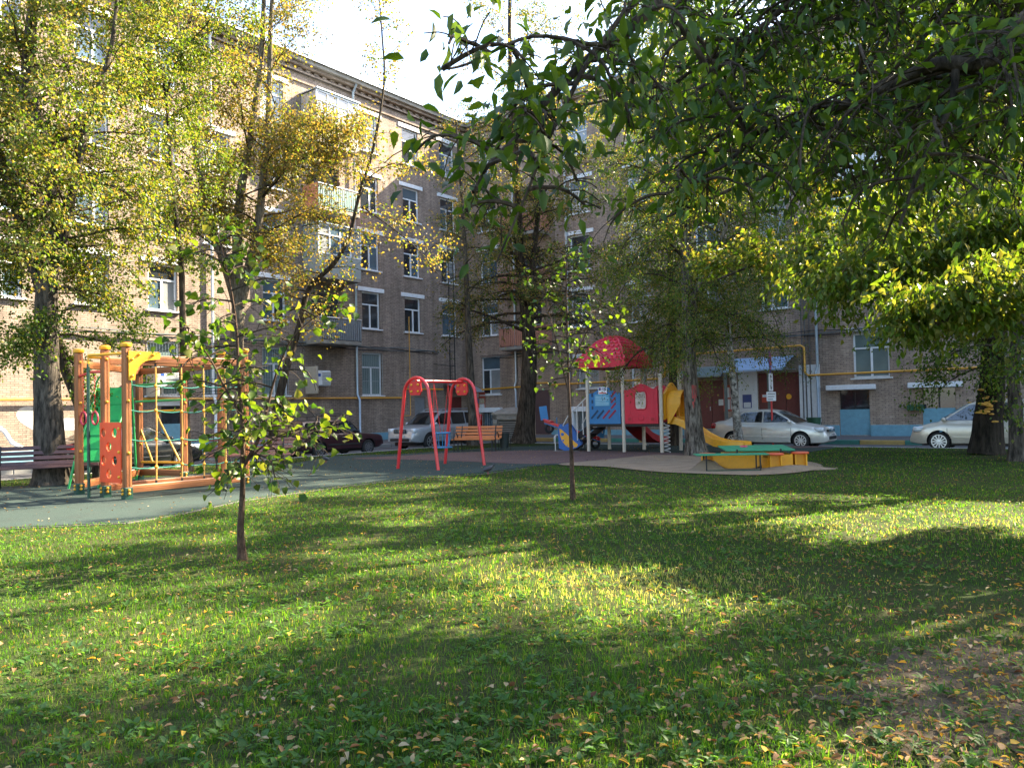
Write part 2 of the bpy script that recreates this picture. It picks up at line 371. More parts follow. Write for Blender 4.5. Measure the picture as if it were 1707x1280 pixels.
SOIL_BARE = mat('bare_soil', (.050, .034, .017), .97, var=.35, scale=2.5, bump=.9, bscale=30, dirt=.6, dirtcol=(.065, .05, .03))

# ------------------------------------------------------------------ setting: ground, road, pavement, lawn, rubber, sand
def sheet(name, pts, z, m, skirt=0.0):
    mb = MB(); P = [(p[0], p[1], z) for p in pts]
    if skirt:
        n = len(P)
        mb.add(P + [(x, y, z - skirt) for x, y, _ in P], [tuple(range(n))] + [(i, (i + 1) % n, (i + 1) % n + n, i + n) for i in range(n)])
    else: mb.add(P, [tuple(range(len(P)))])
    return tag(mb.build(name, m), kind='structure')
sheet('ground', [(-700, -700), (700, -700), (700, 900), (-700, 900)], -.17, PAVE)
EDGE, KERB_OFF = 8.75, 4.4
# the road bends with the two wings
sheet('road', [yard(KERB_OFF, KERB_OFF), yard(KERB_OFF, 70), yard(EDGE + 2, 70), yard(EDGE + 2, EDGE + 2), yard(70, EDGE + 2), yard(70, KERB_OFF)], -.13, ASPHALT)
sheet('pavement', [yard(0, 0), yard(0, 70), yard(KERB_OFF, 70), yard(KERB_OFF, KERB_OFF), yard(70, KERB_OFF), yard(70, 0)], .02, PAVE, .18)
sheet('lawn', [yard(EDGE, EDGE), yard(EDGE, 75), yard(75, 75), yard(75, EDGE)], 0.0, SOIL, .16)
# kerb stones: along wing B painted yellow and green, elsewhere grey
kerb = MB()
kerb.box(-.06, .06, -.5, .5, -.165, -.155)
def kerb_run(name, start, d, n, L, mats_, zt, z0=-.165):
    o = bpy.data.objects.new(name, None); COL.objects.link(o); o.location = start; o.rotation_euler = (0, 0, math.atan2(d.y, d.x)); tag(o, kind='structure')
    cache = {}
    for i in range(n):
        m_ = mats_[i % len(mats_)]
        if m_.name not in cache: cache[m_.name] = MB().box(.006, L - .006, -.08, .08, z0, zt, ch=.02).mesh('kerb_stone', m_)
        k = link('kerb_stone', cache[m_.name], o); k.location = (i * L, 0, random.Random(i).uniform(-.006, .006))
kerb_run('painted_kerb', yard(KERB_OFF + .085, KERB_OFF + .085) , DB, 26, 1.62, [KERB_Y, KERB_G], .045)
kerb_run('courtyard_kerb', yard(KERB_OFF + .085, KERB_OFF + .26), -DA, 22, 1.62, [KERB_S], .045)
kerb_run('lawn_kerb', yard(EDGE - .085, EDGE - .085), DB, 30, 1.0, [KERB_S], .015)
kerb_run('lawn_edging', yard(EDGE - .085, EDGE + .085), -DA, 36, 1.0, [KERB_S], .015)

def gp(l): return [(gnd(x, y).x, gnd(x, y).y) for x, y in l]
def smooth_poly(pts, k=4):
    out = []; n = len(pts)
    for i in range(n):
        p0, p1, p2, p3 = [Vector(pts[(i + j) % n]) for j in (-1, 0, 1, 2)]
        for s in range(k):
            t = s / k
            q = .5 * ((2 * p1) + (p2 - p0) * t + (2 * p0 - 5 * p1 + 4 * p2 - p3) * t * t + (3 * p1 - p0 - 3 * p2 + p3) * t ** 3)
            out.append((q.x, q.y))
    return out
RUBBER = gp([(-260, 935), (-60, 893), (0, 881), (210, 871), (300, 856), (400, 834), (560, 811), (690, 796), (800, 789), (880, 778), (1000, 770), (1180, 767), (1260, 763), (1345, 755), (1395, 746),
             (1330, 743), (1160, 741), (1000, 741), (920, 743), (841, 745), (757, 751), (674, 757), (560, 760), (470, 776), (330, 790), (130, 806), (0, 812), (-260, 830)])
RED_ZONE = smooth_poly(gp([(585, 765), (674, 760), (757, 755), (900, 751), (1060, 753), (1160, 758), (1120, 764), (1010, 768), (900, 774), (800, 771), (690, 767)]))
RED_ZONE2 = smooth_poly(gp([(1255, 745), (1320, 744.2), (1390, 745), (1340, 747), (1270, 747.5)]))
SANDY = smooth_poly(gp([(930, 775), (1010, 767), (1100, 759), (1190, 763), (1290, 766), (1352, 771), (1372, 780), (1335, 788), (1262, 793), (1180, 791), (1090, 787), (1010, 779)]))
SOILS = [smooth_poly(gp(l)) for l in ([(1330, 1150), (1450, 1080), (1600, 1060), (1800, 1090), (1850, 1300), (1600, 1330), (1420, 1260)], [(1570, 752), (1640, 745), (1760, 752), (1760, 772), (1660, 768)], [(430, 925), (500, 905), (560, 918), (545, 945), (460, 955)], [(1440, 985), (1600, 965), (1760, 1000), (1700, 1050), (1500, 1040)])]
sheet('play_surface', RUBBER, .012, RUB_G, .05)
sheet('play_surface_red_band', RED_ZONE, .017, RUB_R)
sheet('play_surface_red_strip', RED_ZONE2, .017, RUB_R)
sheet('sand_patch', SANDY, .022, SAND)
# concrete edging boards along the front of the rubber
eb = bpy.data.objects.new('play_surface_edging', None); COL.objects.link(eb); tag(eb, kind='structure')
fp = [gnd(x, y) for x, y in [(-60, 895), (0, 883), (210, 873), (300, 858), (400, 836), (560, 813), (690, 798), (800, 791), (880, 780)]]
for i in range(len(fp) - 1):
    a, b_ = fp[i], fp[i + 1]; L = (b_ - a).length; k = max(1, round(L / 1.0))
    for j in range(k):
        p = a.lerp(b_, j / k); d = (b_ - a)
        o = MB().box(.005, L / k - .005, -.03, .03, -.1, .016, ch=.008).build('edging_board', mat('edging_concrete', (.07, .068, .058), .95, dirt=.6, dirtcol=(.06, .07, .03)), eb, loc=p); o.rotation_euler = (0, 0, math.atan2(d.y, d.x))

for k_, q_ in enumerate(SOILS[:1]):
    rs_ = random.Random(k_); n_ = len(q_); cx_ = sum(a for a, _ in q_) / n_; cy_ = sum(b for _, b in q_) / n_
    qq = []
    for i in range(n_):
        for t in (0, .5):
            x_ = q_[i][0] * (1 - t) + q_[(i + 1) % n_][0] * t; y_ = q_[i][1] * (1 - t) + q_[(i + 1) % n_][1] * t; f_ = rs_.uniform(.5, 1.0); qq.append((cx_ + (x_ - cx_) * f_, cy_ + (y_ - cy_) * f_))
    sheet('bare_soil', qq, .004, SOIL_BARE)

# ------------------------------------------------------------------ the two wings of the apartment house
FLOORS = [(2.45, 4.75), (6.05, 8.05), (9.25, 11.25), (12.45, 14.4), (15.75, 17.8)]
H_EAVE = 19.0
def wall_mesh(L, H, holes, s, depth=.22):
    """wall in local xz with openings; outward is s*y"""
    xs = sorted({0.0, L} | {h[0] for h in holes} | {h[1] for h in holes}); zs = sorted({-.2, H} | {h[2] for h in holes} | {h[3] for h in holes})
    mb = MB()
    for i in range(len(xs) - 1):
        for j in range(len(zs) - 1):
            xm, zm = (xs[i] + xs[i + 1]) / 2, (zs[j] + zs[j + 1]) / 2
            if any(h[0] < xm < h[1] and h[2] < zm < h[3] for h in holes): continue
            mb.add([(xs[i], 0, zs[j]), (xs[i + 1], 0, zs[j]), (xs[i + 1], 0, zs[j + 1]), (xs[i], 0, zs[j + 1])], [(0, 1, 2, 3)])
    for x0, x1, z0, z1 in holes:
        y = -s * depth
        mb.add([(x0, 0, z0), (x1, 0, z0), (x1, 0, z1), (x0, 0, z1), (x0, y, z0), (x1, y, z0), (x1, y, z1), (x0, y, z1)], [(0, 1, 5, 4), (1, 2, 6, 5), (2, 3, 7, 6), (3, 0, 4, 7)])
    return mb
_wc = {}
def window_set(Wd, Hd, s, style):
    """shared meshes of one window kind: frame, three panes, sill, lintel"""
    key = (round(Wd, 2), round(Hd, 2), s, style)
    if key in _wc: return _wc[key]
    fr = MB(); t = .075; y0, y1 = sorted((-s * .17, -s * .10))
    tz = Hd * .66
    fr.box(0, t, y0, y1, 0, Hd); fr.box(Wd - t, Wd, y0, y1, 0, Hd); fr.box(t, Wd - t, y0, y1, 0, t); fr.box(t, Wd - t, y0, y1, Hd - t, Hd)
    fr.box(t, Wd - t, y0 + .004, y1 - .004, tz - .035, tz + .035); mx_ = Wd * (.5 if style != 'offset' else .42)
    fr.box(mx_ - .045, mx_ + .045, y0 + .008, y1 - .008, t, tz - .035)
    yp = -s * .15
    def quad(x0, x1, z0, z1): return MB().add([(x0, yp, z0), (x1, yp, z0), (x1, yp, z1), (x0, yp, z1)], [(0, 1, 2, 3)])
    P = [quad(t, mx_ - .045, t, tz - .035), quad(mx_ + .045, Wd - t, t, tz - .035), quad(t, Wd - t, tz + .035, Hd - t)]
    sl = MB(); a, b_ = sorted((-s * .09, s * .12)); sl.box(-.12, Wd + .12, a, b_, -.07, -.004, ch=.012)
    ln = MB(); a, b_ = sorted((s * .004, s * .05)); ln.box(-.3, Wd + .3, a, b_, Hd + .02, Hd + .24, ch=.01)
    gr = MB(); yg = s * .03
    for i in range(int(Wd / .13) + 1): gr.tube([(i * .13, yg, 0), (i * .13, yg, Hd)], .008, 4)
    for z in (.05, Hd * .33, Hd * .66, Hd - .05): gr.tube([(0, yg, z), (Wd, yg, z)], .009, 4)
    r = dict(frame=fr.mesh('window', WHITE), sill=sl.mesh('sill', WHITE), lintel=ln.mesh('lintel', WHITE), grille=gr.mesh('grille', METAL_GREY), panes=P, pm={})
    _wc[key] = r
    return r
_wr = random.Random(5)
def window(bld, u, z0, z1, Wd, s, lintel=True, grille=False, glass=None, style=''):
    ws = window_set(Wd, z1 - z0, s, style)
    f = link('window', ws['frame'], bld, (u - Wd / 2, 0, z0))
    for i, p in enumerate(ws['panes']):
        g = glass or _wr.choice([GL_DARK, GL_DARK, GL_BLUE, GL_CURT if i < 2 else GL_DARK, GL_BLUE])
        k = (i, g.name)
        if k not in ws['pm']: ws['pm'][k] = p.mesh('pane', g)
        link('pane', ws['pm'][k], f)
    link('sill', ws['sill'], f)
    if lintel: link('lintel', ws['lintel'], f)
    if grille: link('grille', ws['grille'], f)
    return f

def wing(name, label, s, rz, L, cols, skip, holes_extra, brick):
    b = thing(name, label, 'building', CORN, rz)
    W_ = 1.3; holes = []
    wins = []
    for u in cols:
        for k, (z0, z1) in enumerate(FLOORS):
            if (u, k) in skip: continue
            wd = 1.45 if k == 0 else W_
            holes.append((u - wd / 2, u + wd / 2, z0, z1)); wins.append((u, z0, z1, wd, k))
    holes += holes_extra
    wall_mesh(L, H_EAVE, holes, s).build('wall', brick, b)
    # rest of the volume
    D = 13.0; o_ = MB()
    y1 = -s * D
    o_.add([(0, y1, -.2), (L, y1, -.2), (L, y1, H_EAVE), (0, y1, H_EAVE)], [(0, 1, 2, 3)])
    o_.add([(L, 0, -.2), (L, y1, -.2), (L, y1, H_EAVE), (L, 0, H_EAVE)], [(0, 1, 2, 3)])
    # unseen sheet added behind the windows so that no daylight passes through the block
    o_.add([(0, -s * 2.5, -.2), (L, -s * 2.5, -.2), (L, -s * 2.5, H_EAVE), (0, -s * 2.5, H_EAVE)], [(0, 1, 2, 3)])
    o_.build('rear_wall', brick, b)
    def band(nm, out, z0, z1, m_, back=.0):
        a, c = sorted((-s * back, s * out)); return MB().box(.0, L, a, c, z0, z1).build(nm, m_, b)
    band('cornice', .10, 18.15, 18.27, brick); band('cornice', .16, 18.62, 18.72, brick); band('cornice', .30, 18.9, 19.05, brick); band('cornice', .48, 19.05, 19.25, CONC)
    # dentils
    dn = MB()
    for i in range(int(L / .52)):
        a, c = sorted((s * .003, s * .12)); dn.box(i * .52 + .1, i * .52 + .36, a, c, 18.75, 18.88)
    tag(dn.build('dentils', brick, b), kind='stuff')
    rf = MB(); e = s * .6; rf.add([(-.2, e, 19.27), (L + .3, e, 19.27), (L + .3, -s * D / 2, 21.2), (-.2, -s * D / 2, 21.2), (L + .3, -s * (D + .5), 19.27), (-.2, -s * (D + .5), 19.27)], [(0, 1, 2, 3), (3, 2, 4, 5), (1, 4, 2), (0, 3, 5)])
    rf.add([(-.2, e, 19.25), (L + .3, e, 19.25), (L + .3, e, 19.33), (-.2, e, 19.33)], [(0, 1, 2, 3)])
    r = rf.build('roof', ZINC, b)
    rl = MB()
    for i in range(int(L / 1.4)): rl.tube([(i * 1.4, s * .3, 19.3), (i * 1.4, s * .3, 19.95)], .013, 4)
    for z in (19.6, 19.95): rl.tube([(0, s * .3, z), (L, s * .3, z)], .011, 4)
    rl.build('railing', METAL_GREY, r)
    for (u, z0, z1, wd, k) in wins:
        window(b, u, z0, z1, wd, s, lintel=(k > 0), grille=(k == 0 and _wr.random() < .75), glass=(GL_TEAL if k == 0 and s > 0 else None), style=_wr.choice(['', '', 'offset']))
    return b
def out_tube(b, name, s, pts, r, m_, off=.12, n=7):     # pts (u, z) or (u, z, off)
    return MB().tube([(p[0], s * (p[2] if len(p) > 2 else off), p[1]) for p in pts], r, n).build(name, m_, b, smooth=50)
def out_box(b, name, s, u0, u1, z0, z1, o0, o1, m_, ch=0):
    a, c = sorted((s * o0, s * o1)); return MB().box(u0, u1, a, c, z0, z1, ch=ch).build(name, m_, b)

# ---- wing A (runs from the inner corner towards the left foreground)
uA = lambda px, py=600: onA(px, py)[0]; zA = lambda px, py: onA(px, py)[1]
uB = lambda px, py=600: onB(px, py)[0]; zB = lambda px, py: onB(px, py)[1]
colsA = [1.75, 4.9, 8.1, 14.3, 17.3, 19.9, 22.8, 26.0, 29.2, 32.4]
skipA = {(1.75, 0), (4.9, 0), (17.3, 4), (17.3, 1), (26.0, 0), (22.8, 0)}
# basement openings painted blue, ground door
def hole_px(fn, x0, x1, z0, z1): 
    a, b_ = sorted((fn(x0), fn(x1))); return (a, b_, z0, z1)
hA = [hole_px(uA, 268, 312, .05, 2.0), hole_px(uA, 690, 708, .05, 2.35), (.75, 1.95, .05, 2.35), (10.2, 12.3, 12.0, 14.3)]
A = wing('apartment_building', 'five storey brick block in afternoon sun with stacked balconies and orange balcony side', 1, math.atan2(-DA.y, -DA.x), 46.0, colsA, skipA, hA, BRICK)
out_box(A, 'basement_panel', 1, hA[0][0], hA[0][1], .05, 1.25, -.16, -.06, TEALWALL)
out_box(A, 'basement_pane', 1, hA[0][0], hA[0][1], 1.25, 2.0, -.2, -.15, GL_DARK)
out_box(A, 'lintel', 1, hA[0][0] - .25, hA[0][1] + .25, 2.02, 2.22, .003, .06, WHITE)
out_box(A, 'plinth', 1, 2.6, 46.0, -.15, .42, .003, .07, TEALWALL, .01)
out_box(A, 'grey_door', 1, hA[1][0], hA[1][1], .05, 2.35, -.14, -.08, METAL_GREY)
dA = out_box(A, 'entrance_door', 1, .75, 1.95, .05, 2.35, -.14, -.06, DOOR_RED)
cp = MB(); 
for i in range(8):
    a0, a1 = i * .16, (i + 1) * .16
    cp.add([(.3, .02 + 1.4 * a0 / 1.28, 3.1 - .5 * (a0 / 1.28) ** 2), (2.5, .02 + 1.4 * a0 / 1.28, 3.1 - .5 * (a0 / 1.28) ** 2), (2.5, .02 + 1.4 * a1 / 1.28, 3.1 - .5 * (a1 / 1.28) ** 2), (.3, .02 + 1.4 * a1 / 1.28, 3.1 - .5 * (a1 / 1.28) ** 2)], [(0, 1, 2, 3)])
cp.build('canopy', ZINC, A, smooth=60)
# air conditioner boxes with pale side screens
for px in (525, 267):
    u, z = onA(px, 632)
    ac = out_box(A, 'air_conditioner', 1, u - .45, u + .45, z - .35, z + .4, .25, .7, WHITE, .03)
    out_box(ac, 'cage', 1, u + .5, u + .62, z - .75, z + .6, .02, .9, mat('beige_box', (.42, .36, .28), .6), .01)
    g = MB()
    for i in range(9): g.box(u - .4, u + .1, .702, .712, z - .3 + i * .07, z - .27 + i * .07)
    g.build('fan_grille', METAL_GREY, ac)
    out_box(ac, 'sticker', 1, u + .2, u + .36, z + .1, z + .25, .703, .71, mat('sticker_blue', (.02, .07, .3), .4))
# downpipes
for px in (592, 352):
    u = uA(px)
    out_tube(A, 'downpipe', 1, [(u, 19.0, .45), (u, 18.6, .16), (u, 3.0, .14), (u, 2.5, .14), (u, 2.2, .32), (u, .5, .3), (u, .3, .5)], .062, WHITE if px == 352 else ZINC)
u = uA(14, 740)
out_tube(A, 'downpipe', 1, [(u + 2.2, 6, .14), (u + 2.2, 2.2, .14), (u + .9, 1.75, .16), (u + .2, 1.15, .2), (u, .75, .28), (u - .35, .5, .4)], .075, WHITE)
# gas pipes
zg = 2.3; u0 = uA(672, 660)
out_tube(A, 'gas_pipe', 1, [(34, zg), (u0 + .1, zg), (u0, zg + .05), (u0, zg + .45), (u0 - .1, zg + .5), (uA(735, 650), zg + .5)], .05, GASPIPE, .16)
ur = uA(673, 600); out_tube(A, 'gas_riser', 1, [(ur + .3, 1.3), (ur - .2, 1.3), (ur - .25, 1.35), (ur - .25, 6.9)], .025, GASPIPE, .22)
# bundle of cables sagging along the wall
for k in range(4):
    pts = []; rr = random.Random(k)
    for i in range(26):
        uu = 3 + i * .85; pts.append((uu, 4.98 + .05 * k + .10 * abs(math.sin(uu * .55 + k)) * (-1) + rr.uniform(-.03, .03), .1 + .03 * k))
    out_tube(A, 'cable', 1, pts, .022, mat('cable_grey', (.12, .15, .16), .6) if k % 2 else BLACK, n=5)
# balconies on wing A near u = 11.2
def balcony(b, s, u0, u1, z, kind, side_mat, rail_mat, out=1.25):
    slab = out_box(b, 'balcony', s, u0, u1, z - .18, z, -.02, out, CONC, .02)
    if kind == 'open':
        out_box(slab, 'side_panel', s, u1 - .03, u1, z, z + 1.15, .02, out - .02, side_mat); out_box(slab, 'side_panel', s, u0, u0 + .03, z, z + 1.15, .02, out - .02, side_mat)
        rl_ = MB(); n = int((u1 - u0) / .14)
        a, c = sorted((s * (out - .03), s * out))
        for i in range(n): rl_.box(u0 + .05 + i * .14, u0 + .15 + i * .14, a, c, z + .05, z + 1.05)
        rl_.build('slats', rail_mat, slab)
        MB().tube([(u0, s * out, z + 1.12), (u1, s * out, z + 1.12)], .035, 6).build('handrail', METAL_GREY, slab)
    else:
        out_box(slab, 'parapet', s, u0, u1, z, z + 1.0, out - .04, out, side_mat)
        out_box(slab, 'side_panel', s, u1 - .03, u1, z, z + 2.45, .02, out - .045, side_mat); out_box(slab, 'side_panel', s, u0, u0 + .03, z, z + 2.45, .02, out - .045, side_mat)
        n = 4; wd = (u1 - u0) / n
        a, c = sorted((s * (out - .05), s * (out + .01)))
        fr = MB(); 
        for i in range(n + 1): fr.box(u0 + i * wd - .03, u0 + i * wd + .03, a, c, z + 1.0, z + 2.4)
        fr.box(u0, u1, a, c + .004, z + 1.003, z + 1.06); fr.box(u0, u1, a, c + .004, z + 2.4, z + 2.5); fr.box(u0, u1, a, c + .003, z + 1.95, z + 2.0)
        fr.build('glazing_bars', rail_mat, slab)
        for i in range(n): out_box(slab, 'pane', s, u0 + i * wd + .031, u0 + (i + 1) * wd - .031, z + 1.06, z + 2.4, out - .035, out - .025, _wr.choice([GL_BLUE, GL_CURT, GL_DARK]))
        out_box(slab, 'roof_sheet', s, u0 - .05, u1 + .05, z + 2.5, z + 2.56, -.01, out + .1, ZINC)
TEALRAIL = mat('teal_rail', (.10, .20, .20), .5)
ORNG_SIDE = mat('orange_side', (.50, .20, .10), .7, dirt=.15)
balcony(A, 1, 9.9, 12.6, 15.05, 'glazed', mat('balcony_beige', (.42, .38, .33), .7, dirt=.3), WHITE); balcony(A, 1, 9.9, 12.6, 11.75, 'open', ORNG_SIDE, TEALRAIL)
balcony(A, 1, 9.9, 12.6, 8.4, 'glazed', mat('pale_teal', (.27, .30, .29), .6), WHITE); balcony(A, 1, 9.9, 12.6, 5.15, 'open', CONC, METAL_GREY)
for z in (6.05, 9.25, 15.75): out_box(A, 'balcony_window', 1, 10.4, 12.1, z - .7, z + 1.6, .003, .02, GL_DARK)
out_box(A, 'balcony_door', 1, 10.2, 12.3, 12.0, 14.3, -.2, -.15, GL_DARK)
# steel ladder by the corner
lad = MB(); ul = uA(745, 500)
for du in (-.22, .22): lad.tube([(ul + du, .35, 3.2), (ul + du, .35, 14.2)], .035, 6)
for i in range(26): lad.tube([(ul - .22, .35, 3.4 + i * .42), (ul + .22, .35, 3.4 + i * .42)], .014, 4)
for z in (4.2, 7.0, 9.8, 12.6): lad.tube([(ul - .22, .35, z), (ul - .22, .0, z)], .02, 4); lad.tube([(ul + .22, .35, z), (ul + 1.3, .02, z + .1)], .016, 4)
lad.build('wall_ladder', BLACK, A)
# painted heart on the sunny wall, half behind the big tree
hu, hz = onA(66, 700); hp = []
for i in range(36):
    t = 2 * math.pi * i / 36; hp.append((hu - .050 * 16 * math.sin(t) ** 3, hz + .05 + .040 * (13 * math.cos(t) - 5 * math.cos(2 * t) - 2 * math.cos(3 * t) - math.cos(4 * t))))
MB().prism(hp, .003, .005).build('painted_heart', mat('heart_paint', (.50, .46, .41), .8, var=.15, dirt=.5, dirtcol=(.40, .31, .23), scale=7), A)
hu, hz = onA(118, 706); out_box(A, 'painted_patch', 1, hu - .5, hu + .45, hz - .25, hz + .2, .003, .005, mat('patch_paint', (.48, .52, .58), .8, dirt=.4))

# ---- wing B (runs from the inner corner to the right)
colsB = [1.7, 8.3, 12.1, 15.9, 19.2, 26.1, 29.6, 33.1, 36.6, 40.1]
skipB = {(15.9, 0), (19.2, 0), (26.1, 0), (8.3, 0)}
def hb(x0, x1, z0, z1): return hole_px(uB, x0, x1, z0, z1)
hB = [hb(891, 915, .05, 2.6), hb(1163, 1205, .35, 2.75), hb(1262, 1331, .3, 3.0), hb(1397, 1447, .05, 2.05), hb(1535, 1590, .05, 2.05), hb(803, 830, .3, 1.35), hb(962, 975, .3, 1.3), hb(963, 998, 2.6, 4.3), (22.0, 24.9, 9.2, 11.3), (22.65, 24.15, 2.6, 4.6), (4.0, 5.6, 8.5, 11.0), (4.0, 5.6, 11.75, 14.2), (4.0, 5.6, 5.2, 7.7)]
B = wing('apartment_building', 'brick block in the shade with blue sheet canopy over dark red entrance doors', -1, math.atan2(DB.y, DB.x), 48.0, colsB, skipB, hB, BRICKB)
out_box(B, 'brown_panel', -1, hB[0][0], hB[0][1], .05, 2.6, -.1, .02, DOOR_BRN)
st = out_box(B, 'doorstep', -1, hB[1][0] - .3, hB[1][1] + .4, .02, .35, .003, 1.2, CONC, .02)
for i in range(2):
    w2 = (hB[1][1] - hB[1][0]) / 2; d_ = out_box(B, 'door_leaf', -1, hB[1][0] + i * w2 + .01, hB[1][0] + (i + 1) * w2 - .01, .36, 2.75, -.14, -.08, DOOR_RED, .01)
    out_box(d_, 'notice' if i else 'handle', -1, hB[1][0] + w2 + (.35 if i else -.12), hB[1][0] + w2 + (.75 if i else -.07), 1.5 if i else 1.25, 1.8 if i else 1.45, -.078, -.07, WHITE if i else METAL_GREY)
w2 = (hB[2][1] - hB[2][0]) / 3
for i in range(3):
    d_ = out_box(B, 'door_leaf', -1, hB[2][0] + i * w2 + .01, hB[2][0] + (i + 1) * w2 - .01, .31, 3.0, -.14, -.08, DOOR_RED, .01)
    if i == 0: out_box(d_, 'red_notice', -1, hB[2][0] + .15, hB[2][0] + .42, 1.6, 2.0, -.078, -.07, mat('notice_red', (.5, .06, .03), .6)); out_box(d_, 'notice_paper', -1, hB[2][0] + .18, hB[2][0] + .39, 1.85, 1.97, -.069, -.066, WHITE)
    if i == 2: MB().lathe([(.001, 0), (.13, 0), (.13, .012), (.001, .012)], 14, Matrix.Translation((hB[2][0] + 2.2 * w2, .075, 1.85)) @ Matrix.Rotation(math.pi / 2, 4, 'X')).build('round_plate', YEL, d_)
# white painted piers either side of the entrance
out_box(B, 'white_pier', -1, hB[2][0] - .95, hB[2][0] - .02, .02, 3.3, .003, .06, WHITE)
out_box(B, 'white_pier', -1, hB[2][1] + .02, hB[2][1] + .95, .02, 3.3, .003, .06, WHITE)
pn = out_box(B, 'blue_plate', -1, hB[2][0] - .75, hB[2][0] - .3, 1.35, 2.0, .062, .075, mat('plate_blue', (.02, .05, .22), .4))
out_box(pn, 'plate_lettering', -1, hB[2][0] - .7, hB[2][0] - .35, 1.38, 1.62, .076, .079, WHITE)
out_box(B, 'letter_panel', -1, hB[2][0] - 1.75, hB[2][0] - 1.1, 1.2, 2.5, .003, .03, mat('stand_red', (.4, .08, .05), .6))
for i in range(4): out_box(B, 'notice_sheet', -1, hB[2][0] - 1.68 + .3 * (i % 2), hB[2][0] - 1.42 + .3 * (i % 2), 1.3 + .58 * (i // 2), 1.8 + .58 * (i // 2), .031, .034, POSTER_MAT)
# arched blue sheet canopy on posts
def arch_canopy(u0, u1, z, m_, out=1.7, rise=.65):
    c = MB(); n = 12
    prev = None
    for i in range(n + 1):
        t = i / n; y = -(.02 + out * t); zz = z + rise * math.cos(t * math.pi / 2)
        cur = [(u0, y, zz), (u1, y, zz)]
        if prev: c.add([prev[0], prev[1], cur[1], cur[0]], [(0, 1, 2, 3)]); c.add([(p[0], p[1], p[2] - .03) for p in (prev[0], prev[1], cur[1], cur[0])], [(0, 1, 2, 3)])
        prev = cur
    c.box(u0, u1, -(out + .04), -out, z - .07, z + .01)
    o = c.build('canopy', m_, B, smooth=60)
    for u_ in (u0 + .05, u1 - .05):
        e = MB(); pts = [(u_, -.02, z)] + [(u_, -(.02 + out * i / n), z + rise * math.cos(i / n * math.pi / 2)) for i in range(n + 1)]
        e.tube(pts[1:], .02, 5); e.tube([(u_, 0, z), (u_, -out, z)], .025, 5)
        e.build('canopy_frame', METAL_GREY, o)
CAN_BLUE = mat('canopy_blue', (.30, .42, .58), .4, var=.08)
arch_canopy(hB[2][0] - 1.0, hB[2][1] - .1, 3.12, CAN_BLUE)
for u_ in (hB[2][0] - .95, hB[2][1] - .85): MB().box(u_ - .06, u_ + .06, -1.7, -1.58, .02, 3.05).build('canopy_post', mat('post_grey_green', (.11, .13, .12), .6), B)
arch_canopy(hB[1][0] - .5, hB[1][1] + .5, 2.95, mat('canopy_glass', (.16, .22, .22), .3), 1.5, .5)
# basement lights with white concrete hoods and blue wells
for h in (hB[3], hB[4]):
    out_box(B, 'basement_panel', -1, h[0], h[1], .05, 1.2, -.16, -.04, TEALWALL); out_box(B, 'basement_pane', -1, h[0], h[1], 1.2, 2.05, -.2, -.15, GL_DARK)
    out_box(B, 'basement_mullion', -1, (h[0] + h[1]) / 2 - .03, (h[0] + h[1]) / 2 + .03, 1.2, 2.05, -.149, -.12, BLACK)
    out_box(B, 'hood', -1, h[0] - .5, h[1] + .3, 2.08, 2.3, .003, .32, WHITE, .02)
for (a, c) in ((hB[3][1] + .02, hB[4][0] - .02), (uB(1345), hB[3][0] - .02), (hB[4][1] + .02, 48.0)): out_box(B, 'plinth', -1, a, c, -.15, .5, .003, .09, TEALWALL, .015)
for h in (hB[5], hB[6]):
    out_box(B, 'basement_pane', -1, h[0], h[1], h[2], h[3], -.2, -.15, GL_BLUE); out_box(B, 'hood', -1, h[0] - .3, h[1] + .3, h[3] + .02, h[3] + .3, .003, .35, WHITE, .02)
    out_box(B, 'well_wall', -1, h[0] - .35, h[0] - .12, .02, h[3], .003, .35, WHITE, .02)
    gr = MB()
    for i in range(8): gr.tube([(h[0] + i * (h[1] - h[0]) / 7, -.02, h[2]), (h[0] + i * (h[1] - h[0]) / 7, -.02, h[3])], .012, 4)
    gr.build('grille', METAL_GREY, B)
window(B, (hB[7][0] + hB[7][1]) / 2, 2.6, 4.3, hB[7][1] - hB[7][0], -1, grille=True, glass=GL_CURT)
out_box(B, 'plinth', -1, 2.8, hB[0][0] - .1, -.15, .3, .003, .06, TEALWALL, .01); out_box(B, 'plinth', -1, hB[0][1] + .1, hB[1][0] - .5, -.15, .3, .003, .06, TEALWALL, .01)
# balconies
SALM = mat('salmon_side', (.42, .19, .13), .7, dirt=.2)
for z in (5.15, 8.4, 11.7): balcony(B, -1, 3.3, 6.3, z, 'open', SALM, SALM, 1.15); 
for h in hB[10:13]: out_box(B, 'balcony_door', -1, h[0], h[1], h[2], h[3], -.2, -.15, GL_DARK)
balcony(B, -1, 21.8, 25.0, 8.0, 'glazed', WHITE, WHITE, 1.0); balcony(B, -1, 21.8, 25.0, 11.3, 'open', WHITE, WHITE, 1.0); balcony(B, -1, 21.8, 25.0, 14.7, 'glazed', WHITE, WHITE, 1.0)
out_box(B, 'balcony_door', -1, 22.0, 24.9, 9.2, 11.3, -.2, -.15, GL_DARK)
window(B, 23.4, 2.6, 4.6, 1.5, -1, glass=GL_TEAL)
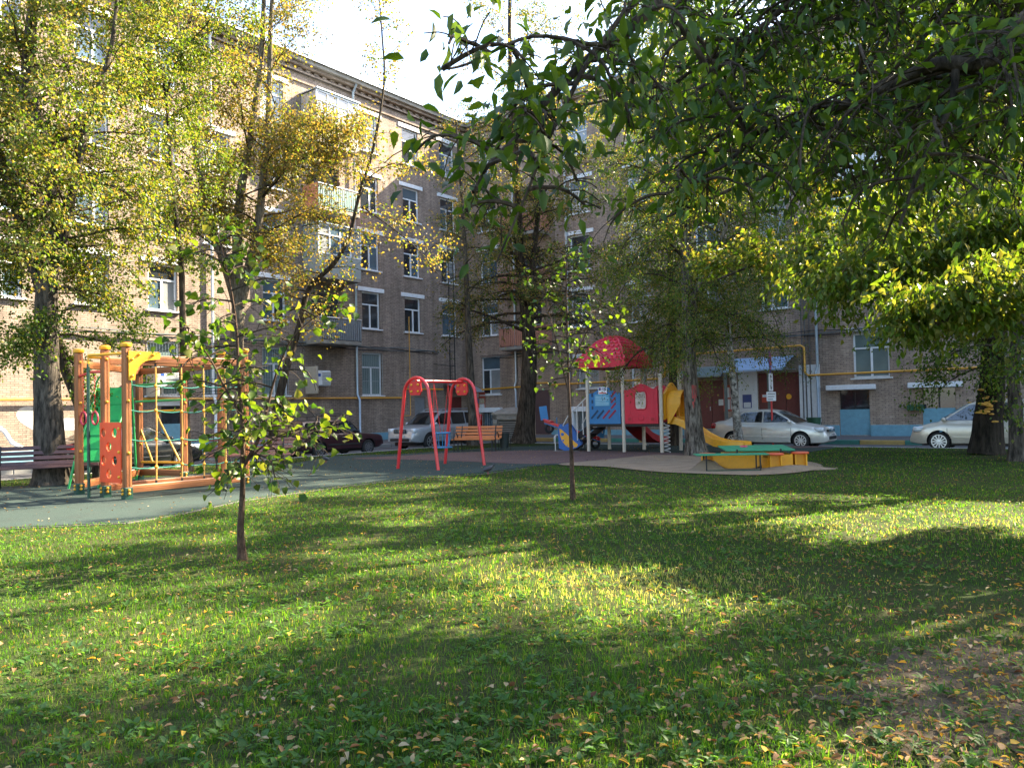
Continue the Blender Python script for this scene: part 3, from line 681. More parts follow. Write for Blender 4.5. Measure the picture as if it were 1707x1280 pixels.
# downpipes, gas pipe, cables
for px in (862, 951, 1364):
    u = uB(px); out_tube(B, 'downpipe', -1, [(u, 19.0, .45), (u, 18.6, .16), (u, 3.2, .14), (u - .1, 2.9, .16), (u, 2.6, .2), (u, .3, .2), (u, .12, .35)], .065, ZINC)
for du in (-.35, -.55, -.7): out_tube(B, 'conduit', -1, [(uB(1364) + du, 6.5), (uB(1364) + du, .1)], .03, mat('conduit_dark', (.10, .09, .085), .6), .08, 5)
ua, ub_, uc, ud = uB(795), uB(1000, 640), uB(1185), uB(1343)
out_tube(B, 'gas_pipe', -1, [(ua, 2.75), (uB(885), 2.85), (uB(890), 3.0), (uB(915), 3.0), (uB(918), 2.88), (ub_, 2.9), (uB(1100), 2.95), (uB(1110), 3.05), (uB(1112), 4.0), (uB(1120), 4.1), (ud - .15, 4.2), (ud, 4.1), (ud, 2.95), (ud + .15, 2.8), (47, 2.9)], .055, GASPIPE, .2)
for k in range(3):
    pts = []; rr = random.Random(40 + k)
    for i in range(30): uu = 1 + i * .95; pts.append((uu, 4.75 + .06 * k - .12 * abs(math.sin(uu * .5 + k)) + rr.uniform(-.03, .03), .1 + .02 * k))
    out_tube(B, 'cable', -1, pts, .02, BLACK if k != 1 else mat('cable_grey', (.12, .15, .16), .6), n=5)
# flower box and poster stand
fu, fz = onB(1527, 678); out_box(B, 'flower_box', -1, fu - .3, fu + .3, fz - .16, fz + .1, .02, .3, mat('box_green', (.012, .07, .03), .6), .02)
pu, pz = onB(797, 668); ps = out_box(B, 'poster_board', -1, pu - .35, pu + .6, pz - .55, pz + .55, .03, .06, mat('stand_red', (.4, .08, .05), .6))
for i, c_ in enumerate([(.55, .18, .08), (.6, .6, .62), (.05, .2, .4), (.45, .4, .3), (.6, .6, .6)]): out_box(ps, 'poster', -1, pu - .3 + .45 * (i % 2), pu + .1 + .45 * (i % 2), pz - .5 + .34 * (i // 2), pz - .2 + .34 * (i // 2), .061, .064, mat('poster_%d' % i, c_, .7, var=.5, scale=14))

# ------------------------------------------------------------------ climbing frame (left)
def local(root_loc, rz):
    M = (Matrix.Translation(root_loc) @ Matrix.Rotation(rz, 4, 'Z')).inverted()
    return lambda p: M @ Vector(p)
RZ_A = math.atan2(DA.y, DA.x); RZ_B = math.atan2(DB.y, DB.x)
def beam(mb, p, q, wd, h, ch=.012):
    """rectangular bar from p to q (section wd wide, h high)"""
    p, q = Vector(p), Vector(q); d = q - p; L = d.length
    x = d.normalized(); up = Vector((0, 0, 1)) if abs(x.z) < .95 else Vector((0, 1, 0)); y = up.cross(x).normalized(); z = x.cross(y)
    M = Matrix((x, y, z)).transposed().to_4x4(); M.translation = p
    return mb.box(0, L, -wd / 2, wd / 2, -h / 2, h / 2, M, ch)
P3 = gnd(212, 833); P5 = P3 + DA * 2.6; P2 = P3 - NA * .86; P4 = P5 - NA * .9; P1 = P3 - NA * 2.0
P6 = gnd(233, 800); P7 = P6 + DA * .3 + NA * 1.55
fr = thing('climbing_frame', 'tall orange timber climbing frame with yellow caps, rope net and red-orange hole panel', 'climbing frame', P3)
o0 = P3.copy(); L_ = lambda p, z=0.0: Vector((p.x - o0.x, p.y - o0.y, z))
HP = 2.95; PW = .135
pm = MB().box(-PW / 2, PW / 2, -PW / 2, PW / 2, .07, HP, ch=.02)
for a in (-.028, .028):    # routed grooves read as dark lines: two slim ribs each side
    pm.box(a - .012, a + .012, -PW / 2 - .006, PW / 2 + .006, .1, HP - .05); pm.box(-PW / 2 - .006, PW / 2 + .006, a - .012, a + .012, .1, HP - .05)
pm = pm.mesh('post', WOOD_Z)
capm = MB().lathe([(.10, 0), (.105, .02), (.105, .055), (.085, .075), (.001, .08)], 12).mesh('cap', YEL, 40)
shoe = MB().box(-.08, .08, -.08, .08, .0, .24, ch=.01).mesh('shoe', GREEN_DK)
bolt = MB().sphere((0, 0, 0), .03, 8, 5, (1, 1, 1)).mesh('bolt', YEL, 60)
for P in (P1, P2, P3, P4, P5, P6, P7):
    o = link('post', pm, fr, L_(P)); o.rotation_euler = (0, 0, RZ_A)
    c = link('cap', capm, o, (0, 0, HP)); link('shoe', shoe, o)
    for z in (.12, .19):
        for (dx, dy) in ((0, -.085), (.085, 0), (-.085, 0)): link('bolt', bolt, o, (dx, dy, z))
    for z in (.9, 1.9, 2.75): link('bolt', bolt, o, (0, -.075, z))
def fbeam(name, P, Q, z, wd=.095, h=.15, m_=WOOD_X):
    a, b_ = L_(P, z), L_(Q, z); d = b_ - a; L = d.length
    mb = MB(); mb.box(.06, L - .06, -wd / 2, wd / 2, -h / 2, h / 2, ch=.015); mb.box(.08, L - .08, -wd / 2 - .006, wd / 2 + .006, -.03, -.012); mb.box(.08, L - .08, -wd / 2 - .006, wd / 2 + .006, .012, .03)
    o = mb.build(name, m_, fr, loc=a); o.rotation_euler = (0, 0, math.atan2(d.y, d.x)); return o
for (p, q, z) in ((P3, P5, 2.72), (P3, P5, .2), (P1, P6, 2.72), (P1, P6, .2), (P6, P7, 2.72), (P6, P7, .2), (P7, P4, 2.72), (P2, P4, 2.72), (P2, P4, .2)): fbeam('beam', p, q, z)
# rope net between the two front posts
def rope(name, pts, r, m_): return MB().tube(pts, r, 6).build(name, m_, fr, smooth=60)
fs = [(256 - 212) / 200., (297 - 212) / 200., (334 - 212) / 200., (372 - 212) / 200.]
vt = []
for f in fs:
    p = P3.lerp(P5, min(.93, f * 1.02)); vt.append(p)
    rp = rope('rope', [L_(p, .28), L_(p, 1.4) + Vector((.01, .01, 0)), L_(p, 2.65)], .014, ROPE_Y)
    for z in (.28, 2.63): MB().tube([L_(p, z - .05), L_(p, z + .05)], .022, 8).build('ferrule', BLACK, rp)
for k, z in enumerate((.62, 1.15, 1.72, 2.22)):
    pts = [L_(P3, z) + DA * .07] + [L_(p, z - .03 + .02 * math.sin(i * 2 + k)) for i, p in enumerate(vt)] + [L_(P5, z) - DA * .07]
    fine = []
    for i in range(len(pts) - 1):
        for t in (0, .33, .66): fine.append(pts[i].lerp(pts[i + 1], t) - Vector((0, 0, .035 * math.sin(t * math.pi))))
    fine.append(pts[-1])
    rope('rope', fine, .013, ROPE_G)
    for i, p in enumerate(vt): MB().sphere(L_(p, z - .03 + .02 * math.sin(i * 2 + k)), .036, 8, 6).build('knot', YEL, fr, smooth=60)
# yellow bent bars in the rear bay
yb = lambda pts, r=.024: MB().tube(pts, r, 8).build('bent_bar', YEL, fr, smooth=60)
q = lambda f, z: L_(P6.lerp(P7, f), z)
yb([q(.95, 1.72), q(.1, 1.72), q(-.02, 1.69), q(-.08, 1.6), q(.3, .45)]); yb([q(.52, 1.72), q(.42, 1.66), q(.43, 1.55), q(.9, .5)]); yb([q(.05, .45), q(.95, .45)], .028)
# orange panel with six holes between posts P2 and P3
def holed_panel(W_, H_, T, holes, name, m_, parent, loc, rz):
    """flat panel with round holes, built as a radial-cell grid (front, back and hole walls)"""
    bm = bmesh.new(); n = 16
    outer = [bm.verts.new(v) for v in ((0, 0, 0), (W_, 0, 0), (W_, 0, H_), (0, 0, H_))]
    es = [bm.edges.new((outer[i], outer[(i + 1) % 4])) for i in range(4)]
    for (hx, hz, r) in holes:
        rs = [bm.verts.new((hx + r * math.cos(2 * math.pi * i / n), 0, hz + r * math.sin(2 * math.pi * i / n))) for i in range(n)]
        es += [bm.edges.new((rs[i], rs[(i + 1) % n])) for i in range(n)]
    bmesh.ops.triangle_fill(bm, use_beauty=True, use_dissolve=False, edges=es)
    for f in list(bm.faces):
        c = f.calc_center_median()
        if any((c.x - hx) ** 2 + (c.z - hz) ** 2 < (r * .9) ** 2 for hx, hz, r in holes): bm.faces.remove(f)
    ext = bmesh.ops.extrude_face_region(bm, geom=list(bm.faces))
    for v in ext['geom']:
        if isinstance(v, bmesh.types.BMVert): v.co.y += T
    bmesh.ops.recalc_face_normals(bm, faces=bm.faces)
    me = bpy.data.meshes.new(name); bm.to_mesh(me); bm.free(); me.materials.append(m_)
    o = link(name, me, parent, loc); o.rotation_euler = (0, 0, rz); return o
pd = P3 - P2
pnl = holed_panel(.84, 1.17, .02, [(.15, .97, .095), (.6, .97, .095), (.37, .70, .095), (.15, .43, .095), (.6, .43, .095), (.37, .17, .095)], 'panel', ORANGE, fr, L_(P2, .32) - DA * .1 - NA * .02, math.atan2(pd.y, pd.x))
for (x, z) in ((.78, .12), (.78, .6), (.78, 1.05)): link('bolt', bolt, pnl, (x, -.005, z))
# yellow corner gusset
gs = [(0, 0), (.12, 0)] + [(.12 + .34 * (1 - math.cos(t * math.pi / 16)), .40 * math.sin(t * math.pi / 16)) for t in range(1, 8)] + [(.46, .40), (.62, .42), (.64, .5), (.62, .56), (0, .56)]
g = MB().prism(gs, -.015, .015).build('gusset', YEL, fr, loc=L_(P3, 2.3) + NA * .09); g.rotation_euler = (0, 0, RZ_A)
for (x, z) in ((.06, .08), (.06, .4), (.2, .5), (.48, .5)): link('bolt', bolt, g, (x, -.03, z))
# fireman's pole on yellow loop, ring bar with two red rings, green bars
pole = P2 - DA * .3 - NA * .05
MB().tube([L_(pole, 0), L_(pole, 2.65)], .03, 10).build('pole', GREEN_DK, fr, smooth=60)
MB().tube([L_(P2, 2.78), L_(pole, 2.78), L_(pole, 2.6)], .03, 8).build('pole_bracket', YEL, fr, smooth=60)
MB().tube([L_(P3, 2.82) , L_(pole, 2.82)], .025, 8).build('pole_bracket', YEL, fr, smooth=60)
rb = MB().tube([L_(P1, 2.45), L_(P1.lerp(P2, .5), 2.52), L_(P2, 2.5)], .028, 8).build('ring_bar', RED, fr, smooth=60)
for f in (.18, .62):
    p = L_(P1.lerp(P2, f), 2.44)
    ch = MB()
    for i in range(16): ch.tube([p - Vector((0, 0, i * .045)), p - Vector((.008 * (-1) ** i, .008 * (-1) ** i, i * .045 + .04))], .009, 4)
    ch.build('chain', RED, rb)
    c = p - Vector((0, 0, .86)); MB().tube([c + NA * (.13 * math.cos(2 * math.pi * i / 16)) + Vector((0, 0, .13 * math.sin(2 * math.pi * i / 16))) for i in range(16)], .018, 7, close=True).build('ring', mat('ring_red', (.5, .03, .06), .5), rb, smooth=60)
for z in (2.28, 1.92): MB().tube([L_(P1, z) + DA * 1.2, L_(P3, z) + DA * 1.2 ], .024, 8).build('green_bar', GREENP, fr, smooth=60)
# green chute with ribs behind the frame
sl = thing('slide', 'green sloping slide with crosswise ribs behind the timber climbing frame', 'slide', at(196, 700, 19.2) * Vector((1, 1, 0)) if False else Vector((at(196, 700, 19.2).x, 19.2, 0)))
oo = Vector(sl.location); top = at(190, 646, 19.4) - oo; bot = at(150, 768, 17.9) - oo
side = Vector((.42, .02, 0))
sh = MB(); n = 10
ring = [top.lerp(bot, i / n) - Vector((0, 0, .25 * math.sin(i / n * math.pi) * .5)) for i in range(n + 1)]
for i in range(n): sh.add([ring[i] - side, ring[i] + side, ring[i + 1] + side * .8, ring[i + 1] - side * .8], [(0, 1, 2, 3)])
for i in range(n): sh.add([ring[i] - side - Vector((0, 0, .03)), ring[i] + side - Vector((0, 0, .03)), ring[i + 1] + side * .8 - Vector((0, 0, .03)), ring[i + 1] - side * .8 - Vector((0, 0, .03))], [(0, 1, 2, 3)])
sh.build('chute', GREENP, sl)
for s_ in (-1, 1): MB().tube([r_ + side * s_ * (1 - .2 * i / n) + Vector((0, 0, .07)) for i, r_ in enumerate(ring)], .03, 8).build('side_rail', GREENP, sl, smooth=60)
for k in (2, 4, 6, 8): MB().tube([ring[k] - side * .95, ring[k] + side * .95], .022, 6).build('rib', GREENP, sl)
MB().tube([top + side * 1.05 * math.cos(math.pi * i / 10) * -1 + Vector((0, 0, .42 * math.sin(math.pi * i / 10))) for i in range(11)], .022, 8).build('hoop', GREENP, sl, smooth=60)
for s_ in (-1, 1):
    MB().tube([top + side * s_, Vector((top.x + side.x * s_, top.y + .25, 0.0))], .03, 8).build('leg', GREENP, sl, smooth=60)
    MB().tube([bot + side * s_ * .8, Vector((bot.x + side.x * s_ * .8 - .1, bot.y - .1, .0))], .028, 8).build('leg', GREENP, sl, smooth=60)

# ------------------------------------------------------------------ swing
F1, F2, B2_, B1_ = gnd(670, 781), gnd(724, 785), gnd(749, 773), gnd(800, 776)
c1 = (F1 + F2) / 2; c2 = (B1_ + B2_) / 2; ax = (c2 - c1); ax.z = 0; ax.normalize(); pr = Vector((ax.y, -ax.x, 0))
sw = thing('swing_set', 'red tubular swing frame with arched ends and a blue toddler seat', 'swing', c1); so = c1
ZT = 2.47; half = .74
for c_ in (c1, c2):
    o = c_ - so; pts = []
    for sgn in (-1, 1):
        leg = [o + pr * (sgn * half) + Vector((0, 0, .0)), o + pr * (sgn * half * .62) + Vector((0, 0, 2.0))]
        arc = [o + pr * (sgn * (.46 * math.cos(t * math.pi / 12))) + Vector((0, 0, 2.0 + .47 * math.sin(t * math.pi / 12))) for t in range(1, 7)]
        MB().tube(leg + arc, .045, 10).build('leg', RED, sw, smooth=60)
    pl = [(-.23, -.12), (-.16, -.22), (.16, -.22), (.23, -.12), (.2, .12), (.1, .16), (-.1, .16), (-.2, .12)]
    M = Matrix.Translation(o + Vector((0, 0, 2.22)) - ax * .03); M = M @ Matrix.Rotation(math.atan2(pr.y, pr.x), 4, 'Z')
    gp_ = MB().prism(pl, -.02, .02, M).build('gusset_plate', RED, sw)
    for (x, z) in ((-.12, .06), (.12, .06), (-.12, -.12), (.12, -.12)):
        p = M @ Vector((x, -.03 , z)); MB().sphere(p, .035, 8, 5).build('bolt', YEL, gp_, smooth=60); p2 = M @ Vector((x, .03, z)); MB().sphere(p2, .035, 8, 5).build('bolt', YEL, gp_, smooth=60)
MB().tube([Vector((0, 0, 2.38)), c2 - so + Vector((0, 0, 2.38))], .045, 10).build('crossbar', RED, sw, smooth=60)
mid = (c2 - so) * .52
for s_ in (-1, 1):
    a = mid + ax * (.30 * s_) + Vector((0, 0, 2.34)); b1 = mid + ax * (.2 * s_) + Vector((0, 0, 1.0))
    for dpr in (-.13, .13):
        ch = MB(); e = b1 + pr * dpr - Vector((0, 0, .05)); n = 34
        for i in range(n):
            p, q2 = a.lerp(e, i / n), a.lerp(e, (i + .8) / n); w_ = (ax if i % 2 else pr) * .006
            ch.tube([p + w_, q2 + w_], .0055, 4); ch.tube([p - w_, q2 - w_], .0055, 4)
        ch.build('chain', RED, sw)
SEAT_B = mat('seat_blue', (.02, .18, .36), .45)
hoop = lambda z, r: MB().tube([mid + ax * (.26 * math.cos(2 * math.pi * i / 16)) + pr * (.2 * math.sin(2 * math.pi * i / 16)) + Vector((0, 0, z)) for i in range(16)], r, 7, close=True)
seat = hoop(.95, .02).build('seat_rail', SEAT_B, sw, smooth=60)
sp = MB()
for i in range(7):
    a = 2 * math.pi * (i + .5) / 7; p = mid + ax * (.26 * math.cos(a)) + pr * (.2 * math.sin(a)); sp.tube([p + Vector((0, 0, .95)), p * 1.0 + Vector((0, 0, .66)) + (mid - p) * .08, p + Vector((0, 0, .56)) + (mid - p) * .2], .013, 6)
sp.build('seat_bars', SEAT_B, seat, smooth=60)
M = Matrix.Translation(mid + Vector((0, 0, .56))) @ Matrix.Rotation(math.atan2(ax.y, ax.x), 4, 'Z'); MB().box(-.24, .24, -.18, .18, -.03, .0, M, .02).build('seat_board', SEAT_B, seat)

# ------------------------------------------------------------------ play tower
T1 = Vector((2.65, 27.9, 0)); GR = 1.42
tw = thing('play_tower', 'plastic play tower with red shingled roof, blue and red panels and yellow slide', 'play tower', T1, RZ_B)
# local: x along DB, y along DA
X = [0, GR, 2 * GR]; Y = [0, GR]; ZP = 1.0
pr_ = lambda h: [(.062, 0), (.062, h - .04), (.05, h - .012), (.02, h)]
for i in range(3):
    for j in range(2):
        h = 3.05 if i < 2 else 2.62
        p = MB().lathe(pr_(h), 12).build('post', POST_BEIGE, tw, smooth=40, loc=(X[i], Y[j], .02))
        for z in (1.25, 2.1): MB().lathe([(.075, -.03), (.075, .03)], 12).build('clamp', POST_BEIGE, p, smooth=40, loc=(0, 0, z))
MB().box(-.02, 2 * GR + .02, .02, GR - .02, ZP - .12, ZP, ch=.02).build('deck', mat('deck_dark', (.035, .03, .028), .7), tw)
# curved pyramid roof, square plan
rc = (GR / 2, GR / 2); RH = .98
prof = [(1.0, 0.0), (1.0, .23), (.93, .30), (.80, .50), (.62, .74), (.42, .95), (.2, 1.08), (.06, 1.12)]
rm = MB()
rings = [[(rc[0] + RH * f * a, rc[1] + RH * f * b_, 2.92 + z) for a, b_ in ((-1, -1), (1, -1), (1, 1), (-1, 1))] for f, z in prof]
for i in range(len(rings) - 1):
    for k in range(4): rm.add([rings[i][k], rings[i][(k + 1) % 4], rings[i + 1][(k + 1) % 4], rings[i + 1][k]], [(0, 1, 2, 3)])
rm.add(rings[-1], [(0, 1, 2, 3)]); rm.add([(x, y, z + .05) for x, y, z in rings[0]], [(3, 2, 1, 0)])
roof = rm.build('roof', REDP, tw)
def rp(k, s_, f):      # point on side k: s_ in -1..1 across, f index along profile (0..1)
    t = f * (len(prof) - 2.0) + 1.0; i = min(int(t), len(prof) - 2); u = t - i
    r = RH * (prof[i][0] * (1 - u) + prof[i + 1][0] * u); z = 2.92 + prof[i][1] * (1 - u) + prof[i + 1][1] * u
    n_ = [(0, -1), (1, 0), (0, 1), (-1, 0)][k]; t_ = [(1, 0), (0, 1), (-1, 0), (0, -1)][k]
    return Vector((rc[0] + n_[0] * r + t_[0] * s_ * r, rc[1] + n_[1] * r + t_[1] * s_ * r, z)), Vector((n_[0], n_[1], .6)).normalized()
shg = MB(); ROWS = 9
for k in range(4):
    for r_ in range(ROWS):
        f0, f1 = .06 + .92 * r_ / ROWS, .06 + .92 * (r_ + 1.25) / ROWS
        wdt = RH * 2 * (rp(k, 1, f0)[0] - rp(k, -1, f0)[0]).length / (2 * RH); nn = max(2, int(wdt / .2))
        for i in range(nn):
            s0, s1 = -.93 + 1.86 * (i + (.5 if r_ % 2 else 0) * .0) / nn, -.93 + 1.86 * (i + 1) / nn
            a = []
            for (ss, ff) in ((s0, .55), (s0 + (s1 - s0) * .15, .22), (s0 + (s1 - s0) * .5, 0), (s0 + (s1 - s0) * .85, .22), (s1, .55), (s1, 1), (s0, 1)):
                p, n_ = rp(k, ss, f0 + (f1 - f0) * ff); a.append(p + n_ * (.008 + .05 * (1 - ff)))
            shg.add(a + [x - Vector((0, 0, .055)) for x in a[:5]], [tuple(range(7)), (0, 7, 8, 1), (1, 8, 9, 2), (2, 9, 10, 3), (3, 10, 11, 4)])
tag(shg.build('shingles', REDP, tw), kind='stuff')
for k in range(4): MB().tube([rp(k, 1, f / 8)[0] + Vector((0, 0, .01)) for f in range(9)], [.06, .06, .055, .055, .05, .05, .045, .04, .035], 7).build('ridge', REDP, roof, smooth=60)
# panels (x = along a side, z up)
def arch_poly(W_, H_, rise):
    p = [(0, 0), (W_, 0), (W_, H_ - rise)]
    for i in range(0, 9):
        t = i / 8; x = W_ * (1 - t); 
        p.append((x, H_ - rise + rise * (.5 - .5 * math.cos(2 * math.pi * min(max((t - .08) / .84, 0), 1)))))
    return p + [(0, H_ - rise)]
def place(o, x, y, z, rz=0): o.location = (x, y, z); o.rotation_euler = (0, 0, rz); return o
# blue panel with slots in the first bay
slots = []
W1, H1 = 1.24, 1.12
bmz = MB()
bp_ = place(MB().prism(arch_poly(W1, H1 + .18, .24), -.03, .03).build('blue_panel', BLUEP, tw), .09, -.02, ZP - .02)
dk = mat('slot_dark', (.02, .05, .10), .8)
for i in range(4):
    M = Matrix.Translation((.22 + i * .235, -.036, .33 + .0 * i)) @ Matrix.Rotation(math.radians(-45), 4, 'Y')
    MB().box(-.20, .20, 0, .004, -.035, .035, M, .0).build('slot', dk if i < 2 else mat('slot_red', (.28, .02, .05), .6), bp_)
for i in range(3):
    M = Matrix.Translation((.98, -.036, .62 + i * .2)) @ Matrix.Rotation(math.radians(-45), 4, 'Y')
    MB().box(-.13, .13, 0, .004, -.035, .035, M).build('slot', mat('slot_red', (.28, .02, .05), .6), bp_)
for i in range(3): MB().box(.1, .17, -.036, -.032, .5 + i * .22, .62 + i * .22).build('slot', dk, bp_)
brd = MB().box(.24, .84, -.045, -.031, .62, 1.02).build('notice_plate', mat('plate_lightblue', (.10, .33, .48), .4), bp_)
for i in range(6): MB().box(.28, .80 - .1 * (i % 3 == 2), -.049, -.046, .66 + i * .055, .68 + i * .055).build('text_line', mat('plate_text', (.35, .55, .65), .5), brd)
brd = MB().box(.40, .74, -.045, -.031, 1.03, 1.28).build('notice_plate', WHITE, bp_)
MB().box(.42, .50, -.049, -.046, 1.16, 1.26).build('emblem', mat('plate_blue', (.02, .05, .22), .4), brd)
for i in range(3): MB().box(.53, .71, -.049, -.046, 1.17 + i * .032, 1.185 + i * .032).build('text_line', mat('plate_blue', (.02, .05, .22), .4), brd)
MB().box(.43, .71, -.049, -.046, 1.05, 1.085).build('text_line', RED, brd)
# red panel with bubble window
W2 = 1.24
rpn = place(MB().prism(arch_poly(W2, 1.34, .2), -.04, .03).build('red_panel', REDP, tw), GR + .09, -.02, ZP - .02)
wn = []
for i in range(24):
    t = 2 * math.pi * i / 24; c_, s_ = math.cos(t), math.sin(t); e = .55
    wn.append((.62 + .22 * abs(c_) ** e * (1 if c_ > 0 else -1), .78 + .34 * abs(s_) ** e * (1 if s_ > 0 else -1) * (1 - .12 * (1 - abs(c_)))))
bub = MB().prism(wn, -.055, -.041).build('bubble_window', mat('bubble', (.42, .37, .33), .12, var=.5, scale=5, spec=.8), rpn)
MB().tube([(x, -.048, z) for x, z in wn], .022, 6, close=True).build('window_rim', REDP, rpn, smooth=60)
for x in (.08, .94): 
    f_ = MB().box(x, x + .22, -.058, -.041, .06, .24, ch=.01).build('moulding', REDP, rpn); MB().box(x + .05, x + .17, -.066, -.0585, .10, .20, ch=.008).build('moulding_inset', mat('red_plastic_dark', (.40, .012, .022), .4), f_)
for x in (.14, 1.02): MB().box(x, x + .09, -.052, -.041, .3, 1.05, ch=.008).build('pilaster', REDP, rpn)
MB().lathe([(.001, 0), (.13, 0), (.13, .012), (.11, .02), (.001, .02)], 18, Matrix.Translation((.62, -.041, 1.17)) @ Matrix.Rotation(math.pi / 2, 4, 'X')).build('roundel', REDP, rpn)
MB().lathe([(.001, 0), (.11, 0), (.11, .012), (.09, .02), (.001, .02)], 18, Matrix.Translation((.62, -.041, .2)) @ Matrix.Rotation(math.pi / 2, 4, 'X')).build('roundel', REDP, rpn)
# rear panels
place(MB().prism(arch_poly(W1, 1.3, .24), -.03, .03).build('rear_panel', REDP, tw), GR + .09, GR, ZP)
# yellow hood and slide on the right end
hd = MB()
hp_ = [(-.02, -.05), (.16, .0), (.2, .55), (.3, .72), (.55, .72)]
hl = [(0.1, .15), (.13, 1.0), (.3, 1.15), (.5, 1.28), (.62, 1.36), (.71, 1.39), (.8, 1.36), (.92, 1.28), (1.12, 1.15), (1.29, 1.0), (1.32, .15), (1.14, .2), (1.08, .8), (.9, .98), (.52, .98), (.34, .8), (.28, .2)]
hdp = MB().prism(hl, -.04, .04).build('slide_hood', YEL, tw); hdp.location = (2 * GR + .04, 0, ZP - .05); hdp.rotation_euler = (0, 0, math.pi / 2)
can = MB()
for i in range(10):
    a0, a1 = math.pi * i / 10, math.pi * (i + 1) / 10
    f = lambda a, x: (x, .71 - .47 * math.cos(a), .62 + .46 * math.sin(a) ** .7)
    can.add([f(a0, .02), f(a1, .02), f(a1, .5), f(a0, .5)], [(0, 1, 2, 3)]); can.add([(p[0], p[1], p[2] - .03) for p in (f(a0, .02), f(a1, .02), f(a1, .5), f(a0, .5))], [(0, 1, 2, 3)])
for yy in (.24, 1.18): can.add([(.02, yy, -.05), (.12, yy, .0), (.5, yy, .62), (.02, yy, .62)], [(0, 1, 2, 3)])
can.build('hood_canopy', YEL, tw, smooth=50, loc=(2 * GR + .08, 0, ZP))
def slide(name, path, n_dir, wd, m_, lip=.2):
    """trough slide along path (list of Vectors), n_dir sideways unit"""
    mb = MB(); prof = [(-wd / 2 - .05, .16 * 1), (-wd / 2 - .045, lip), (-wd / 2, lip + .01), (-wd / 2 + .04, lip - .02), (-wd / 2 + .09, .03), (0, 0), (wd / 2 - .09, .03), (wd / 2 - .04, lip - .02), (wd / 2, lip + .01), (wd / 2 + .045, lip), (wd / 2 + .05, -.04), (-wd / 2 - .05, -.04)]
    m = len(prof); vs, fs = [], []
    for p in path:
        for (s_, z) in prof: vs.append(p + n_dir * s_ + Vector((0, 0, z)))
    for i in range(len(path) - 1):
        for j in range(m): fs.append((i * m + j, i * m + (j + 1) % m, (i + 1) * m + (j + 1) % m, (i + 1) * m + j))
    fs.append(tuple(range(m))); fs.append(tuple(range(len(path) * m - 1, (len(path) - 1) * m - 1, -1)))
    return mb.add(vs, fs).build(name, m_, tw, smooth=35)
sx = 2 * GR + .08
slide('slide', [Vector((sx + a, .71, z)) for a, z in ((0, 1.0), (.25, .98), (.5, .88), (.8, .70), (1.2, .44), (1.55, .27), (1.9, .2), (2.3, .18), (2.55, .16))], Vector((0, 1, 0)), .62, YEL)
MB().box(sx + 2.1, sx + 2.3, .5, .92, .0, .15).build('slide_foot', YEL, tw)
slide('red_slide', [Vector((GR * .5 + b_, GR + .05 + a, z)) for a, b_, z in ((0, 0, .98), (.3, 0, .92), (.7, .05, .66), (1.1, .12, .4), (1.5, .2, .24), (2.0, .3, .2))], Vector((1, 0, 0)), .6, mat('slide_red', (.38, .012, .02), .45))
# stairs with white handrails on the left end
SBLK = mat('stair_black', (.018, .016, .018), .7)
for i in range(4): MB().box(-.34 - i * .29, -.06 - i * .29, .3, GR - .3, ZP - .22 - i * .22, ZP - .17 - i * .22, ch=.01).build('tread', SBLK, tw)
for yy in (.24, GR - .3): MB().prism([(-1.5, .02), (-1.2, .02), (.0, .78), (.0, ZP - .02), (-.1, ZP - .02)], yy, yy + .06).build('stringer', SBLK, tw)
RAILW = mat('rail_white', (.6, .58, .54), .4)
for yy in (.06, GR - .06):
    for k, (x, z) in enumerate(((-.25, .9), (-.5, .7), (-.75, .5))): MB().tube([(x, yy, z - .3), (x, yy, z + .85)], .02, 7).build('baluster', RAILW, tw, smooth=60)
    MB().tube([(-1.1, yy, .05), (-1.1, yy, .95), (-.9, yy, 1.25), (-.1, yy, 1.9), (0, yy, 1.9)], .024, 8).build('handrail', RAILW, tw, smooth=60)
# white corkscrew climber beside the slide
MB().tube([(2 * GR + .1 + .11 * math.cos(t * .6), -.1 + .11 * math.sin(t * .6) + .25, .02 + t * .0118) for t in range(82)], .016, 5).build('corkscrew_climber', RAILW, tw, smooth=60)

# ------------------------------------------------------------------ spring rider beside the stairs
RP = gnd(950, 752)
rd = thing('spring_rider', 'blue leaf-shaped rocker with yellow spotted side panels and white handle', 'spring rider', RP, math.radians(-12))
body = [(-.36, .12), (-.38, .55), (-.36, .92), (-.28, 1.0), (-.2, .9), (-.08, .98), (.02, 1.02), (.1, .92), (.14, .85), (.22, .72), (.3, .55), (.42, .36), (.46, .26), (.3, .14), (.05, .06), (-.15, .03)]
spots = [(-.22, .62, .06), (-.2, .4, .035), (-.06, .22, .02), (.14, .12 + .06, .04)]
ins = [(-.33, .82), (-.26, .8), (-.1, .66), (.06, .5), (.2, .36), (.33, .25), (.28, .16), (.1, .12), (-.1, .2), (-.24, .38), (-.31, .58)]
for yy in (-.22, .22):
    bp2 = MB().prism(body, yy - .012, yy + .012).build('side_panel', mat('rider_blue', (.015, .10, .34), .45), rd)
    ip = MB().prism(ins, yy - .02, yy + .02).build('inset', YEL, bp2)
    for (x, z, r) in spots: MB().lathe([(.001, -.024), (r, -.024), (r, .024), (.001, .024)], 12, Matrix.Translation((x, yy, z)) @ Matrix.Rotation(math.pi / 2, 4, 'X')).build('spot', mat('rider_blue', (.015, .10, .34), .45), ip)
MB().box(-.2, .2, -.2, .2, .42, .46, ch=.01).build('seat', mat('rider_blue', (.015, .10, .34), .45), rd)
MB().tube([(.1 * math.cos(t * .7), .1 * math.sin(t * .7), .02 + t * .009) for t in range(45)], .014, 5).build('spring', BLACK, rd, smooth=60)
